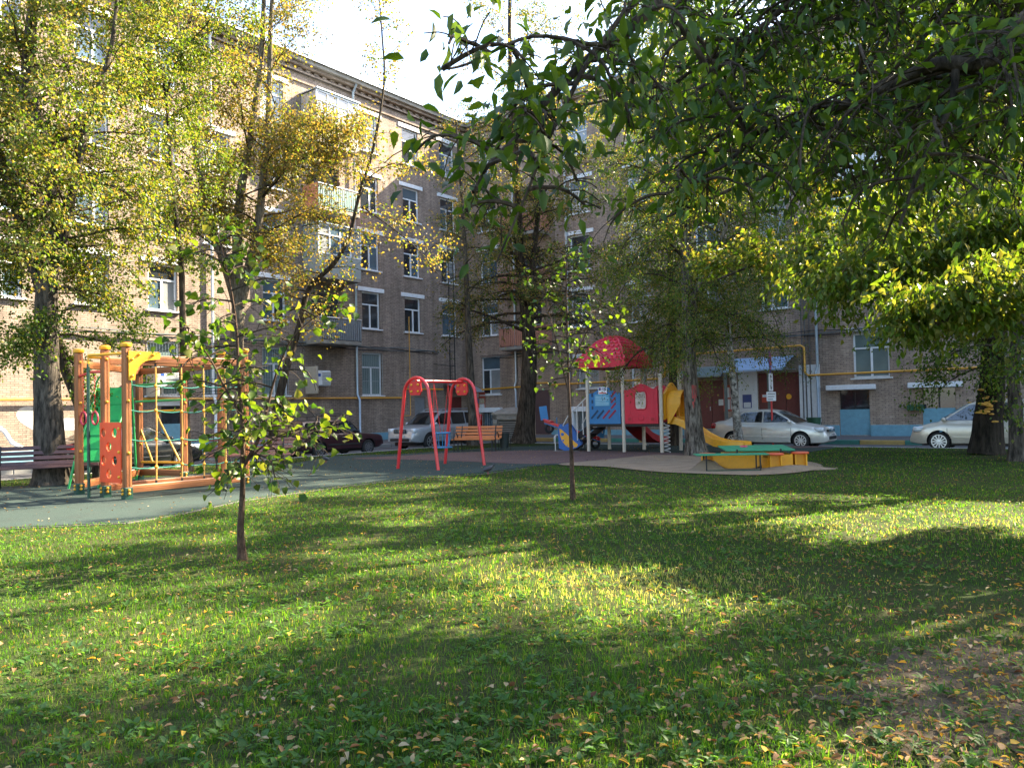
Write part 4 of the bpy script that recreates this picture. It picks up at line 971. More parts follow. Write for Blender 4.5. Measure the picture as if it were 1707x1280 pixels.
MB().tube([(-.5, -.15, .02), (-.5, -.15, .55), (-.46, -.15, .6), (-.38, -.15, .6)], .018, 7).build('handle', RAILW, rd, smooth=60); MB().tube([(-.58, .15, .3), (-.58, .15, .52), (-.52, .15, .58), (-.38, .15, .58)], .018, 7).build('handle', RAILW, rd, smooth=60)
MB().box(-.6, .35, -.3, .3, .0, .03, ch=.01).build('base_plate', mat('base_grey', (.14, .13, .12), .8), rd)

# ------------------------------------------------------------------ seesaw with tyre stops
SA, SB = at(908, 702, 30.5), at(1000, 732, 29.3); sm_ = (SA + SB) / 2
ss = thing('seesaw', 'tilted red and blue seesaw with tyre stops behind the stairs of the play tower', 'seesaw', (sm_.x, sm_.y, 0)); so2 = Vector((sm_.x, sm_.y, 0))
a, b_ = SA - so2, SB - so2
mb = MB(); beam(mb, a, b_, .12, .1); mb.build('beam', RED, ss)
mb = MB(); beam(mb, a - Vector((0, 0, .075)), b_ - Vector((0, 0, .075)), .13, .045); mb.build('lower_beam', BLUEP, ss)
for p, s_ in ((a, 1), (b_, -1)):
    d = (b_ - a).normalized() * s_
    mb = MB(); beam(mb, p + Vector((0, 0, .07)), p + d * .35 + Vector((0, 0, .07)), .3, .04); st = mb.build('seat', RED, ss)
    mb = MB(); beam(mb, p + Vector((0, 0, .05)), p - d * .08 + Vector((0, 0, .55)), .3, .03); mb.build('backrest', BLUEP, ss)
    MB().tube([p + d * .55 + Vector((0, -.2, .28)), p + d * .55 + Vector((0, .2, .28))], .02, 7).build('handle', BLUEP, ss); MB().tube([p + d * .55, p + d * .55 + Vector((0, 0, .28))], .02, 7).build('handle_post', BLUEP, ss)
    MB().tube([p + d * .2 + Vector((.14 * math.cos(2 * math.pi * i / 14), 0, -.22 + .14 * math.sin(2 * math.pi * i / 14))) for i in range(14)], .05, 8, close=True).build('tyre_stop', TYRE, ss, smooth=60)
mb = MB(); c_ = (a + b_) / 2; mb.box(c_.x - .1, c_.x + .1, c_.y - .12, c_.y + .12, .0, c_.z - .05, ch=.01); mb.build('fulcrum', BLUEP, ss)

# ------------------------------------------------------------------ sandbox with lid, side table and four stools
SBX = gnd(1262, 781); sbz = math.radians(-6)
sb = thing('sandbox', 'yellow boat-fronted sandbox with green lid and round orange corner stools', 'sandbox', SBX, sbz); sb.scale = (.88, .88, .95)
W_ = .86
MB().prism([(-1.05, .0), (-.82, .0), (-.62, .0), (-.62, .34), (-1.05, .34)], -.02, .02).build('front_board', YEL, sb)
pnl = [(-1.25, .36), (.15, .36), (.15, .12), (-.0, .05), (-.3, .0), (-.75, .0), (-1.0, .1), (-1.18, .24)]
MB().prism(pnl, -.12, -.08).build('prow_board', YEL, sb)
MB().prism([(.12, .0), (.95, .0), (.95, .35), (.55, .35), (.5, .30), (.45, .27), (.12, .27)], -.06, -.02).build('front_board', YEL, sb)
MB().prism([(-.75, 0), (.95, 0), (.95, .36), (-.75, .36)], 1.36, 1.4).build('rear_board', YEL, sb)
for x in (-.75, .92): MB().box(x, x + .04, -.02, 1.36, .0, .36).build('side_board', YEL, sb)
MB().prism([(-.8, 0), (.98, 0), (.98, .02), (-.8, .02)], .0, 1.36).build('sand', SAND, sb, loc=(0, 0, .16))
lid = MB().box(-.82, 1.05, .05, 1.55, .44, .475, ch=.01).build('lid', GREEN_LID, sb); lid.rotation_euler = (math.radians(2.0), 0, 0)
for x in (-.55, .62): MB().box(x, x + .04, -.07, -.01, .33, .5).build('hinge', BLACK, sb)
flap = MB().box(-1.75, .15, -.95, -.28, .40, .425, ch=.008).build('flap', GREEN_LID, sb)
leg_ = MB()
for (x, y) in ((-1.5, -.9), (-.1, -.9), (-1.5, -.35), (-.1, -.35)): MB().box(x, x + .035, y, y + .035, .0, .4).build('flap_leg', BLACK, sb)
MB().box(-1.48, -.08, -.9, -.875, .02, .045).build('flap_rail', GREEN_DK, sb)
STOOL = mat('stool_orange', (.62, .10, .035), .45, var=.08)
for (x, y) in ((-1.32, .05), (-.62, .1), (.42, -.32), (1.18, .1)):
    s_ = MB().lathe([(.001, .36), (.235, .36), (.245, .375), (.245, .395), (.22, .41), (.001, .41)], 18, Matrix.Translation((x, y, 0))).build('stool_seat', STOOL, sb, smooth=40)
    MB().box(x - .16, x - .12, y - .14, y + .14, .0, .36).build('stool_leg', YEL, sb); MB().box(x + .12, x + .16, y - .14, y + .14, .0, .36).build('stool_leg', YEL, sb); MB().box(x - .12, x + .12, y - .02, y + .02, .0, .36).build('stool_web', YEL, sb)
# toy left on the lid
stp_ = []
for i in range(10):
    t = 2 * math.pi * i / 10; r = .11 if i % 2 == 0 else .05; stp_.append((r * math.cos(t), r * math.sin(t)))
ty = MB().add([(x, y, 0) for x, y in stp_] + [(x * .7, y * .7, .03) for x, y in stp_], [tuple(range(9, -1, -1)), tuple(range(10, 20))] + [(i, (i + 1) % 10, (i + 1) % 10 + 10, i + 10) for i in range(10)])
lp = Matrix.Translation(SBX) @ Matrix.Rotation(sbz, 4, 'Z') @ Vector((-.15, .85, .488))
tag(ty.build('toy_mould', mat('toy_pink', (.6, .05, .12), .4), loc=lp), 'small pink plastic sand mould lying on the green sandbox lid', 'toy')
# heaps of sand against the box
def heap(name, label, c, rx, ry, h, seed, m_):
    r_ = random.Random(seed); mb = MB(); n, k = 20, 7; vs = []; fs = []
    for i in range(k):
        f = i / (k - 1)
        for j in range(n):
            a = 2 * math.pi * j / n; w_ = 1 + .12 * math.sin(3 * a + seed) + .06 * math.sin(7 * a)
            vs.append((rx * f * w_ * math.cos(a), ry * f * w_ * math.sin(a), h * (math.cos(f * math.pi) * .5 + .5) - .01 * f + r_.uniform(-.008, .008)))
    for i in range(k - 1):
        for j in range(n): fs.append((i * n + j, i * n + (j + 1) % n, (i + 1) * n + (j + 1) % n, (i + 1) * n + j))
    o = mb.add(vs, fs).build(name, m_, smooth=60, loc=c); tag(o, label, 'sand heap'); return o
Ms = Matrix.Translation(SBX) @ Matrix.Rotation(sbz, 4, 'Z')
heap('sand_heap', 'low heap of brown sand under the green sandbox flap', Ms @ Vector((-1.25, -.45, .018)), .55, .4, .26, 3, SAND)
heap('sand_heap', 'thin spill of sand in front of the orange sandbox stools', Ms @ Vector((.8, -.45, .018)), 1.1, .4, .09, 5, SAND)

# ------------------------------------------------------------------ benches
def bench(label, loc, rz, L, m_, group=None, arms=True, frame=BLACK):
    """local x along the seat, front is -y"""
    b = thing('park_bench', label, 'bench', loc, rz)
    sm = MB().box(-L / 2, L / 2, -.045, .045, -.018, .018, ch=.008).mesh('slat', m_)
    for i in range(4): link('slat', sm, b, (0, -.22 + i * .115, .45 + .012 * i))
    for i in range(4):
        o = link('slat', sm, b, (0, .225 + i * .045, .54 + i * .118)); o.rotation_euler = (math.radians(68), 0, 0)
    for x in (-L * .36, L * .36):
        f = MB(); f.tube([(x, -.26, 0), (x, -.24, .43), (x, .16, .43)], .022, 7); f.tube([(x, .26, 0), (x, .16, .43), (x, .36, .95)], .022, 7)
        f.tube([(x, -.25, .05 + .0)] + [(x, -.25 + .5 * t / 6, .25 + .12 * math.sin(t / 6 * math.pi)) for t in range(7)] + [(x, .25, .05)], .014, 5)
        fo = f.build('leg', frame, b, smooth=60)
        if arms: MB().tube([(x * 1.22, -.26, 0), (x * 1.22, -.28, .45)] + [(x * 1.22, -.05 - .23 * math.cos(t / 8 * math.pi), .5 + .2 * math.sin(t / 8 * math.pi)) for t in range(9)] + [(x * 1.22, .2, .45)], .02, 7).build('armrest', frame, b, smooth=60)
    return b
p = gnd(70, 812); bench('dark brown slatted bench without arms beside the thick trunk', (p.x, p.y, .012), RZ_A - math.radians(25), 2.35, SLAT_BRN, arms=False)
p = gnd(418, 786); bench('weathered reddish brown bench behind the rope net', (p.x, p.y, .0), math.radians(8), 2.35, SLAT_RED, arms=False)
p = gnd(795, 752); bench('bright orange slatted bench with curved black arms', (p.x, p.y, .0), math.radians(-14), 1.85, SLAT_ORG, arms=True)
# litter bins
def bin_(label, loc, m_, h=.62, r=.2):
    b = thing('litter_bin', label, 'bin', loc)
    MB().lathe([(r * .8, .08), (r, h), (r + .015, h), (r + .015, h + .03), (r - .02, h + .03), (r - .03, h - .02), (r * .75, .12)], 16).build('bucket', m_, b, smooth=40)
    for s_ in (-1, 1): MB().tube([(s_ * (r + .03), 0, 0), (s_ * (r + .03), 0, h * .8)], .014, 6).build('stand', BLACK, b)
    return b
p = gnd(841, 750); bin_('small dark litter bin at the end of the orange bench', p, mat('bin_dark', (.025, .035, .03), .6))
p = yard(2.0, 0); pp = CORN + DB * uB(1381, 700) + NB * 2.2; bin_('dark green bin standing against the blue plinth', (pp.x, pp.y, .02), mat('box_green', (.012, .07, .03), .6), .85, .3)

# ------------------------------------------------------------------ concrete ventilation shaft
vp = gnd(857, 737)
vs_ = thing('vent_shaft', 'squat grey concrete ventilation shaft with louvred openings and domed top', 'vent shaft', vp, RZ_B + math.radians(10))
wv = .72
vm = MB()
for (x0, x1, y0, y1) in ((-wv, -wv + .22, -wv, -wv + .22), (wv - .22, wv, -wv, -wv + .22), (-wv, -wv + .22, wv - .22, wv), (wv - .22, wv, wv - .22, wv)): vm.box(x0, x1, y0, y1, 0, 1.25)
vm.box(-wv, wv, -wv, wv, 0, .22); vm.box(-wv, wv, -wv, wv, 1.08, 1.3); vm.box(-wv + .12, wv - .12, -wv + .12, wv - .12, .2, 1.1)
vm.build('body', CONC, vs_)
tp = MB(); R_ = [(wv + .05, 1.302), (wv + .05, 1.36), (wv * .8, 1.5), (wv * .45, 1.6), (.05, 1.63)]
for i in range(len(R_) - 1):
    for k in range(4):
        c4 = [(-1, -1), (1, -1), (1, 1), (-1, 1)]; a, b_ = c4[k], c4[(k + 1) % 4]
        tp.add([(a[0] * R_[i][0], a[1] * R_[i][0], R_[i][1]), (b_[0] * R_[i][0], b_[1] * R_[i][0], R_[i][1]), (b_[0] * R_[i + 1][0], b_[1] * R_[i + 1][0], R_[i + 1][1]), (a[0] * R_[i + 1][0], a[1] * R_[i + 1][0], R_[i + 1][1])], [(0, 1, 2, 3)])
tp.build('cap', CONC, vs_, smooth=40)
for sy in (-1, 1):
    for i in range(8): MB().box(-.46, .46, -.015, .06, -.01, .01, Matrix.Translation((0, sy * (wv - .1), .3 + i * .1)) @ Matrix.Rotation(math.radians(35 * sy), 4, 'X')).build('louvre', BLACK, vs_)
for i in range(8): MB().box(-.06, .015, -.46, .46, -.01, .01, Matrix.Translation((-wv + .1, 0, .3 + i * .1)) @ Matrix.Rotation(math.radians(35), 4, 'Y')).build('louvre', BLACK, vs_)

# ------------------------------------------------------------------ no-stopping sign with plates on a red post
sp_ = gnd(1289, 742); sg = thing('road_sign', 'no-stopping sign with white arrow plate and text plate on red post', 'road sign', sp_, math.radians(-14))
yaw = Matrix.Rotation(math.radians(78), 4, 'Z')
MB().tube([(0, 0, 0), (-.02, 0, 1.75)], .035, 8).build('lower_post', RED, sg, smooth=60); MB().tube([(-.02, 0, 1.74), (-.03, 0, 3.5)], .03, 8).build('upper_post', mat('post_blueviolet', (.10, .06, .22), .5), sg, smooth=60)
RTO = Matrix.Rotation(math.pi / 2, 4, 'X')
dM = Matrix.Translation((-.03, -.05, 3.15)) @ yaw
dsc = MB().lathe([(.001, 0), (.33, 0), (.33, .015), (.001, .015)], 26, dM @ RTO).build('disc', mat('sign_blue', (.03, .05, .35), .4), sg)
rg = MB(); n = 26
for i in range(n):
    a0, a1 = 2 * math.pi * i / n, 2 * math.pi * (i + 1) / n
    rg.add([(.26 * math.cos(a0), -.02, .26 * math.sin(a0)), (.26 * math.cos(a1), -.02, .26 * math.sin(a1)), (.33 * math.cos(a1), -.02, .33 * math.sin(a1)), (.33 * math.cos(a0), -.02, .33 * math.sin(a0))], [(0, 1, 2, 3)], dM)
rg.build('ring', RED, dsc)
for an in (45, -45): MB().box(-.28, .28, -.022, -.018 + (.001 if an > 0 else 0), -.035, .035, dM @ Matrix.Rotation(math.radians(an), 4, 'Y')).build('stroke', RED, dsc)
M1 = Matrix.Translation((-.02, -.05, 2.35)) @ Matrix.Rotation(math.radians(62), 4, 'Z')
pl1 = MB().box(-.17, .17, -.008, .008, -.33, .33, M1).build('arrow_plate', WHITE, sg); MB().box(-.018, .018, -.012, -.0085, -.2, .2, M1).build('arrow_shaft', BLACK, pl1)
for s_ in (1, -1): MB().prism([(-.08, s_ * .18), (.08, s_ * .18), (0, s_ * .29)], -.012, -.0085, M1).build('arrow_head', BLACK, pl1)
M2 = Matrix.Translation((-.02, -.05, 1.82)) @ Matrix.Rotation(math.radians(50), 4, 'Z')
pl2 = MB().box(-.28, .28, -.008, .008, -.17, .17, M2).build('text_plate', WHITE, sg)
for i in range(3): MB().box(-.22, .22 - .06 * i, -.012, -.0085, .08 - i * .1, .105 - i * .1, M2).build('text_line', BLACK, pl2)

# ------------------------------------------------------------------ pigeons
def pigeon(label, loc, rz, m_):
    b = thing('pigeon', label, 'pigeon', loc, rz)
    sec = [(-.17, .10, .012, .006), (-.12, .105, .03, .015), (-.06, .12, .05, .045), (0, .135, .06, .06), (.06, .145, .055, .058), (.10, .165, .04, .042), (.125, .195, .027, .028), (.145, .225, .026, .026), (.165, .232, .022, .022), (.182, .228, .008, .008), (.20, .222, .003, .003)]
    vs, fs = [], []; n = 10
    for (x, z, ry, rz_) in sec:
        for j in range(n): a = 2 * math.pi * j / n; vs.append((x, ry * math.cos(a), z + rz_ * math.sin(a)))
    for i in range(len(sec) - 1):
        for j in range(n): fs.append((i * n + j, i * n + (j + 1) % n, (i + 1) * n + (j + 1) % n, (i + 1) * n + j))
    fs += [tuple(range(n)), tuple(range(len(vs) - 1, len(vs) - 1 - n, -1))]
    MB().add(vs, fs).build('body', m_, b, smooth=70)
    for s_ in (-1, 1): MB().tube([(0, s_ * .025, .09), (.01, s_ * .025, .045), (.0, s_ * .025, .004), (.03, s_ * .03, .003)], .005, 5).build('leg', mat('pigeon_leg', (.3, .06, .05), .6), b)
PG = mat('pigeon_grey', (.06, .065, .075), .6, var=.3, scale=20)
p = gnd(544, 772); pigeon('grey pigeon walking on the rubber beside the fallen twig', (p.x, p.y, .018), 2.6, PG)
p = gnd(813, 792); pigeon('dark pigeon feeding at the lawn edge below the swing', (p.x, p.y, .018), .3, mat('pigeon_dark', (.03, .03, .035), .6, var=.3))
p = gnd(503, 760); pigeon('pigeon resting near the dark red estate car', (p.x, p.y, .0), 2.0, PG)

# ------------------------------------------------------------------ parked cars
def interp(tab, x):
    if x <= tab[0][0]: return tab[0][1]
    for i in range(len(tab) - 1):
        if x <= tab[i + 1][0]:
            t = (x - tab[i][0]) / (tab[i + 1][0] - tab[i][0]); return tab[i][1] * (1 - t) + tab[i + 1][1] * t
    return tab[-1][1]
def wheel_meshes(r, wd, spokes, rimr, steel=False):
    M = Matrix.Rotation(math.pi / 2, 4, 'X')
    ty = MB().lathe([(rimr, -wd / 2), (r - .03, -wd / 2), (r - .008, -wd / 2 + .03), (r, -wd / 4), (r, wd / 4), (r - .008, wd / 2 - .03), (r - .03, wd / 2), (rimr, wd / 2)], 28, M, ring=True).mesh('wheel', TYRE, 30)
    rm = MB()
    for s_ in (-1, 1):
        rm.lathe([(rimr - .02, -.012), (rimr + .008, -.012), (rimr + .008, .012), (rimr - .02, .012)], 24, Matrix.Translation((0, s_ * (wd / 2 - .01), 0)) @ M, ring=True)
        for k in range(spokes):
            rm.box(.03, rimr - .01, -.012, .012, -.017 if not steel else -.03, .017 if not steel else .03, Matrix.Translation((0, s_ * (wd / 2 - .025), 0)) @ Matrix.Rotation(2 * math.pi * k / spokes, 4, 'Y'))
        rm.lathe([(.001, -.015), (.06, -.015), (.05, .015), (.001, .02)], 12, Matrix.Translation((0, s_ * (wd / 2 - .02), 0)) @ (M if s_ < 0 else Matrix.Rotation(-math.pi / 2, 4, 'X')))
    hub = MB().lathe([(.001, -wd * .25), (rimr, -wd * .25), (rimr, wd * .25), (.001, wd * .25)], 20, M).mesh('hub', PLASTIC_BK)
    return ty, rm.mesh('rim', ALLOY if not steel else mat('steel_rim', (.16, .16, .17), .5, .5), 40), hub
def car(name, label, loc, rz, paint, c):
    """x forward, z up; c holds the profile tables"""
    root = thing(name, label, 'car', loc, rz)
    L2 = c['L'] / 2; W2 = c['W'] / 2
    top, bot, wid = c['top'], c['bot'], c['wid']
    xs = sorted(set([round(x, 3) for x, _ in top] + [round(-L2 + i * c['L'] / 34, 3) for i in range(35)]))
    def ring(x):
        zt, zb, w_ = interp(top, x), interp(bot, x), interp(wid, x) * W2; h = zt - zb
        pts = [(0, zb), (w_ * .86, zb), (w_ * .95, zb + .05 * h), (w_ * .985, zb + .22 * h), (w_, zb + .5 * h), (w_ * .99, zb + .74 * h), (w_ * .965, zb + .88 * h), (w_ * .90, zb + .965 * h), (w_ * .7, zt), (0, zt + .012)]
        return [(x, y, z) for y, z in pts] + [(x, -y, z) for y, z in pts[-2:0:-1]]
    vs, fs = [], []; R = [ring(x) for x in xs]; m = len(R[0])
    for r_ in R: vs += r_
    for i in range(len(R) - 1):
        for j in range(m): fs.append((i * m + j, i * m + (j + 1) % m, (i + 1) * m + (j + 1) % m, (i + 1) * m + j))
    fs += [tuple(range(m)), tuple(range(len(vs) - 1, len(vs) - 1 - m, -1))]
    bo = MB().add(vs, fs).build('body', paint, root, smooth=35)
    bo.data.materials.append(PLASTIC_BK)
    cut = MB()
    for wx in c['axles']: cut.lathe([(c['r'] + .055, -W2 - .3), (c['r'] + .055, W2 + .3)], 30, Matrix.Translation((wx, 0, c['r'] + .01)) @ Matrix.Rotation(math.pi / 2, 4, 'X'))
    co = cut.build('cutter', PLASTIC_BK); co.parent = root
    md = bo.modifiers.new('b', 'BOOLEAN'); md.object = co; md.operation = 'DIFFERENCE'; md.solver = 'EXACT'; md.material_mode = 'TRANSFER'
    dg = bpy.context.evaluated_depsgraph_get(); dg.update()
    me = bpy.data.meshes.new_from_object(bo.evaluated_get(dg)); bo.modifiers.clear(); bo.data = me
    bpy.data.objects.remove(co)
    # greenhouse
    g = c['gh']          # xa, xr1, xr2, xc, z at belt front/rear, roof z list, widths
    xa, r1, r2, xc = g['xa'], g['r1'], g['r2'], g['xc']; zr = g['roof']; wb, wt = g['wb'], g['wt']
    gx = [xc] + [xc + (r2 - xc) * t for t in (.35, .7)] + [r2] + [r2 + (r1 - r2) * t for t in (.2, .4, .6, .8)] + [r1] + [r1 + (xa - r1) * t for t in (.3, .65)] + [xa]
    tabr = [(xc, interp(top, xc) - .03), (r2, interp(zr, r2))] + [(x, z) for x, z in zr if r2 < x < r1] + [(r1, interp(zr, r1)), (xa, interp(top, xa) - .03)]
    def gy(z, zbelt, ztop): 
        t = (z - zbelt) / max(.05, (zr[len(zr) // 2][1] - zbelt)); return wb + (wt - wb) * min(1, max(0, t))
    vs, fs = [], []
    for x in gx:
        zb_ = interp(top, x) - .05; zt = max(zb_ + .01, interp(tabr, x)); zmax = zr[len(zr) // 2][1]
        y1 = gy(zt, zb_, zmax)
        half = [(wb, zb_), (y1 + .0, max(zb_ + .004, zt - .075)), (y1 - .05, max(zb_ + .006, zt - .02)), (y1 * .6, zt), (0, zt + .012)]
        vs += [(x, y, z) for y, z in half] + [(x, -y, z) for y, z in half[-2::-1]]
    m = 9
    for i in range(len(gx) - 1):
        for j in range(m - 1): fs.append((i * m + j, i * m + j + 1, (i + 1) * m + j + 1, (i + 1) * m + j))
    MB().add(vs, fs).build('cabin', paint, root, smooth=40)
    zmid = zr[len(zr) // 2][1]
    def screen(nm, x0, x1, inset0, inset1):
        z0 = interp(top, x0) - .0; z1 = interp(tabr, x1)
        d = Vector((x1 - x0, 0, z1 - z0)).normalized(); nrm = Vector((abs(d.z), 0, abs(d.x))) * 1.0
        if x0 < x1: nrm = Vector((-abs(d.z), 0, abs(d.x)))
        vs = []
        for t in (.06, .35, .65, .93):
            x, z = x0 + (x1 - x0) * t, z0 + (z1 - z0) * t; hw = (inset0 * (1 - t) + inset1 * t)
            for s_ in (-1, -.6, 0, .6, 1): vs.append(Vector((x, hw * s_, z)) + nrm * (.02 - .02 * s_ * s_ + .012))
        fs = [(a * 5 + b_, a * 5 + b_ + 1, a * 5 + b_ + 6, a * 5 + b_ + 5) for a in range(3) for b_ in range(4)]
        return MB().add(vs, fs).build(nm, GL_CAR, root, smooth=60)
    screen('windscreen', xa, r1, wb - .07, wt - .06); screen('rear_window', xc, r2, wb - .1, wt - .07)
    for s_ in (-1, 1):
        for nm, poly in c['side_windows']:
            vs = []
            for (x, z) in poly:
                zb_ = interp(top, x) - .05; vs.append((x, s_ * (gy(z, zb_, zmid) + .008), z))
            MB().add(vs, [tuple(range(len(vs)))]).build(nm, GL_CAR, root)
        def yb(x, z):
            zt, zb_, w_ = interp(top, x), interp(bot, x), interp(wid, x) * W2; h = (z - zb_) / (zt - zb_)
            return interp([(0, w_ * .86), (.05, w_ * .95), (.22, w_ * .985), (.5, w_), (.74, w_ * .99), (.88, w_ * .965), (.965, w_ * .9), (1, w_ * .7)], h)
        for xd in c['seams']:
            zs = [.36, .5, .62, .75, interp(top, xd) - .06]
            MB().tube([(xd + .02 * (i == 0), s_ * (yb(xd, z) + .001), z) for i, z in enumerate(zs)], .007, 4).build('door_seam', PLASTIC_BK, root)
        for xd in c['handles']:
            z = interp(top, xd) - .17; y = yb(xd, z); a_, b_ = sorted((s_ * y, s_ * (y + .03))); MB().box(xd - .1, xd + .1, a_, b_, z - .018, z + .018, ch=.012).build('door_handle', c.get('handle_mat', paint), root)
        xm = xa - .28; zm = interp(top, xm) + .06; y = wb + .09
        MB().sphere((xm, s_ * y, zm), .1, 10, 6, (.7, 1.0, .75)).build('mirror', c.get('mirror_mat', paint), root, smooth=60)
        # lamps
        hx, hy, hz, hw, hh, hl = c['head']
        MB().box(hx - hl, hx, s_ * hy - hw / 2, s_ * hy + hw / 2, hz - hh / 2, hz + hh / 2, ch=.04).build('headlight', HEADL, root, smooth=50)
        tx, tyy, tz, tw_, th, tl = c['tail']
        MB().box(tx, tx + tl, s_ * tyy - tw_ / 2, s_ * tyy + tw_ / 2, tz - th / 2, tz + th / 2, ch=.04).build('tail_light', TAILL, root, smooth=50)
        sx0, sx1 = c['axles'][0] + c['r'] + .07, c['axles'][1] - c['r'] - .07
        if c.get('sill'): 
            y = W2 * .985; a_, b_ = sorted((s_ * (y - .03), s_ * (y + .012))); MB().box(sx0, sx1, a_, b_, c['sill'] - .04, c['sill'] + .04, ch=.02).build('side_moulding', c.get('mould_mat', paint), root)
    # nose
    gx_, gz, gw, gh_ = c['grille']
    gr = MB().box(gx_ - .08, gx_, -gw / 2, gw / 2, gz - gh_ / 2, gz + gh_ / 2, ch=.02).build('grille', PLASTIC_BK, root)
    for k in range(3): MB().box(gx_ - .01, gx_ + .008, -gw / 2 + .02, gw / 2 - .02, gz - gh_ / 2 + gh_ * (k + .6) / 3.4, gz - gh_ / 2 + gh_ * (k + .6) / 3.4 + .015).build('grille_bar', c.get('grille_mat', CHROME), gr)
    MB().lathe([(.001, 0), (.055, 0), (.055, .015), (.001, .02)], 14, Matrix.Translation((gx_ + .002, 0, gz)) @ Matrix.Rotation(math.pi / 2, 4, 'Y')).build('emblem', CHROME, gr)
    ax_, az_, aw, ah = c['intake']; MB().box(ax_ - .1, ax_, -aw / 2, aw / 2, az_ - ah / 2, az_ + ah / 2, ch=.03).build('air_intake', PLASTIC_BK, root)
    pxx, pz = c['plate']; pl = MB().box(pxx - .03, pxx, -.26, .26, pz - .056, pz + .056, ch=.006).build('number_plate', mat('plate_white', (.66, .66, .64), .5), root)
    for k in range(6): MB().box(pxx, pxx + .002, -.21 + k * .07, -.175 + k * .07, pz - .028, pz + .028).build('plate_character', PLASTIC_BK, pl)
    rp_ = c['rear_plate']; MB().box(rp_[0], rp_[0] + .03, -.26, .26, rp_[1] - .056, rp_[1] + .056, ch=.006).build('number_plate', mat('plate_white', (.66, .66, .64), .5), root)
    wm = wheel_meshes(c['r'], .2, c['spokes'], c['rim'], c.get('steel', False))
    for wx in c['axles']:
        for s_ in (-1, 1):
            wl = link('wheel', wm[0], root, (wx, s_ * (W2 - .115), c['r'] + .005)); link('rim', wm[1], wl); link('hub', wm[2], wl)
    MB().box(-L2 + .35, L2 - .35, -W2 + .25, W2 - .25, .18, .34).build('underbody', PLASTIC_BK, root)
    if c.get('rails'):
        for s_ in (-1, 1): MB().tube([(r2 + .1, s_ * (wt - .1), interp(zr, r2)), (r2 + .25, s_ * (wt - .1), zmid + .06), (r1 - .35, s_ * (wt - .1), zmid + .06), (r1 - .1, s_ * (wt - .1), interp(zr, r1))], .022, 7).build('roof_rail', METAL_GREY, root, smooth=60)
    if c.get('rack'):
        rk = MB(); z = zmid + .13
        for k in range(5): x = r2 + .2 + k * (r1 - r2 - .4) / 4; rk.tube([(x, -wt + .02, z - .12), (x, -wt + .02, z), (x, wt - .02, z), (x, wt - .02, z - .12)], .014, 5)
        for s_ in (-1, 0, 1): rk.tube([(r2 + .1, s_ * (wt - .05), z + .02), (r1 - .1, s_ * (wt - .05), z + .02)], .014, 5)
        for s_ in (-1, 1): rk.tube([(r2 + .1, s_ * (wt - .05), z + .09), (r1 - .1, s_ * (wt - .05), z + .09)], .012, 5)
        rk.build('roof_rack', BLACK, root)
    if c.get('dark_cladding'):
        MB().box(-L2 + .02, -L2 + .2, -W2 * .8, W2 * .8, .34, .5, ch=.03).build('rear_bumper', c['dark_cladding'], root); MB().box(L2 - .2, L2 - .01, -W2 * .8, W2 * .8, .36, .5, ch=.03).build('front_bumper', c['dark_cladding'], root)
    return root
SEDAN = dict(L=4.38, W=1.70, r=.305, rim=.205, spokes=10, axles=(-1.27, 1.28),
    top=[(-2.19, .62), (-2.17, .80), (-2.10, .97), (-1.95, 1.035), (-1.6, 1.05), (-1.2, 1.0), (-.4, .95), (.6, .93), (1.05, .95), (1.35, .90), (1.7, .83), (1.95, .74), (2.1, .62), (2.19, .48)],
    bot=[(-2.19, .40), (-2.1, .30), (-1.7, .22), (1.6, .20), (2.05, .22), (2.19, .30)],
    wid=[(-2.19, .74), (-2.1, .87), (-1.9, .95), (-1.4, 1.0), (1.2, 1.0), (1.7, .96), (2.0, .86), (2.13, .74), (2.19, .62)],
    gh=dict(xa=1.18, r1=.36, r2=-.98, xc=-1.72, wb=.765, wt=.57, roof=[(-.98, 1.40), (-.6, 1.45), (-.2, 1.465), (.1, 1.45), (.36, 1.405)]),
    side_windows=[('side_window', [(.98, 1.0), (.30, 1.35), (-.10, 1.385), (-.10, .985)]), ('side_window', [(-.16, .985), (-.16, 1.385), (-.85, 1.35), (-1.12, 1.18), (-1.22, 1.03), (-.8, 1.0)])],
    seams=(.95, -.13, -1.12), handles=(-.02, -1.0), head=(2.06, .60, .70, .34, .17, .36), tail=(-2.17, .62, .86, .34, .20, .22), sill=.45,
    grille=(2.17, .66, .8, .09), intake=(2.2, .40, .95, .15), plate=(2.215, .52), rear_plate=(-2.2, .72))
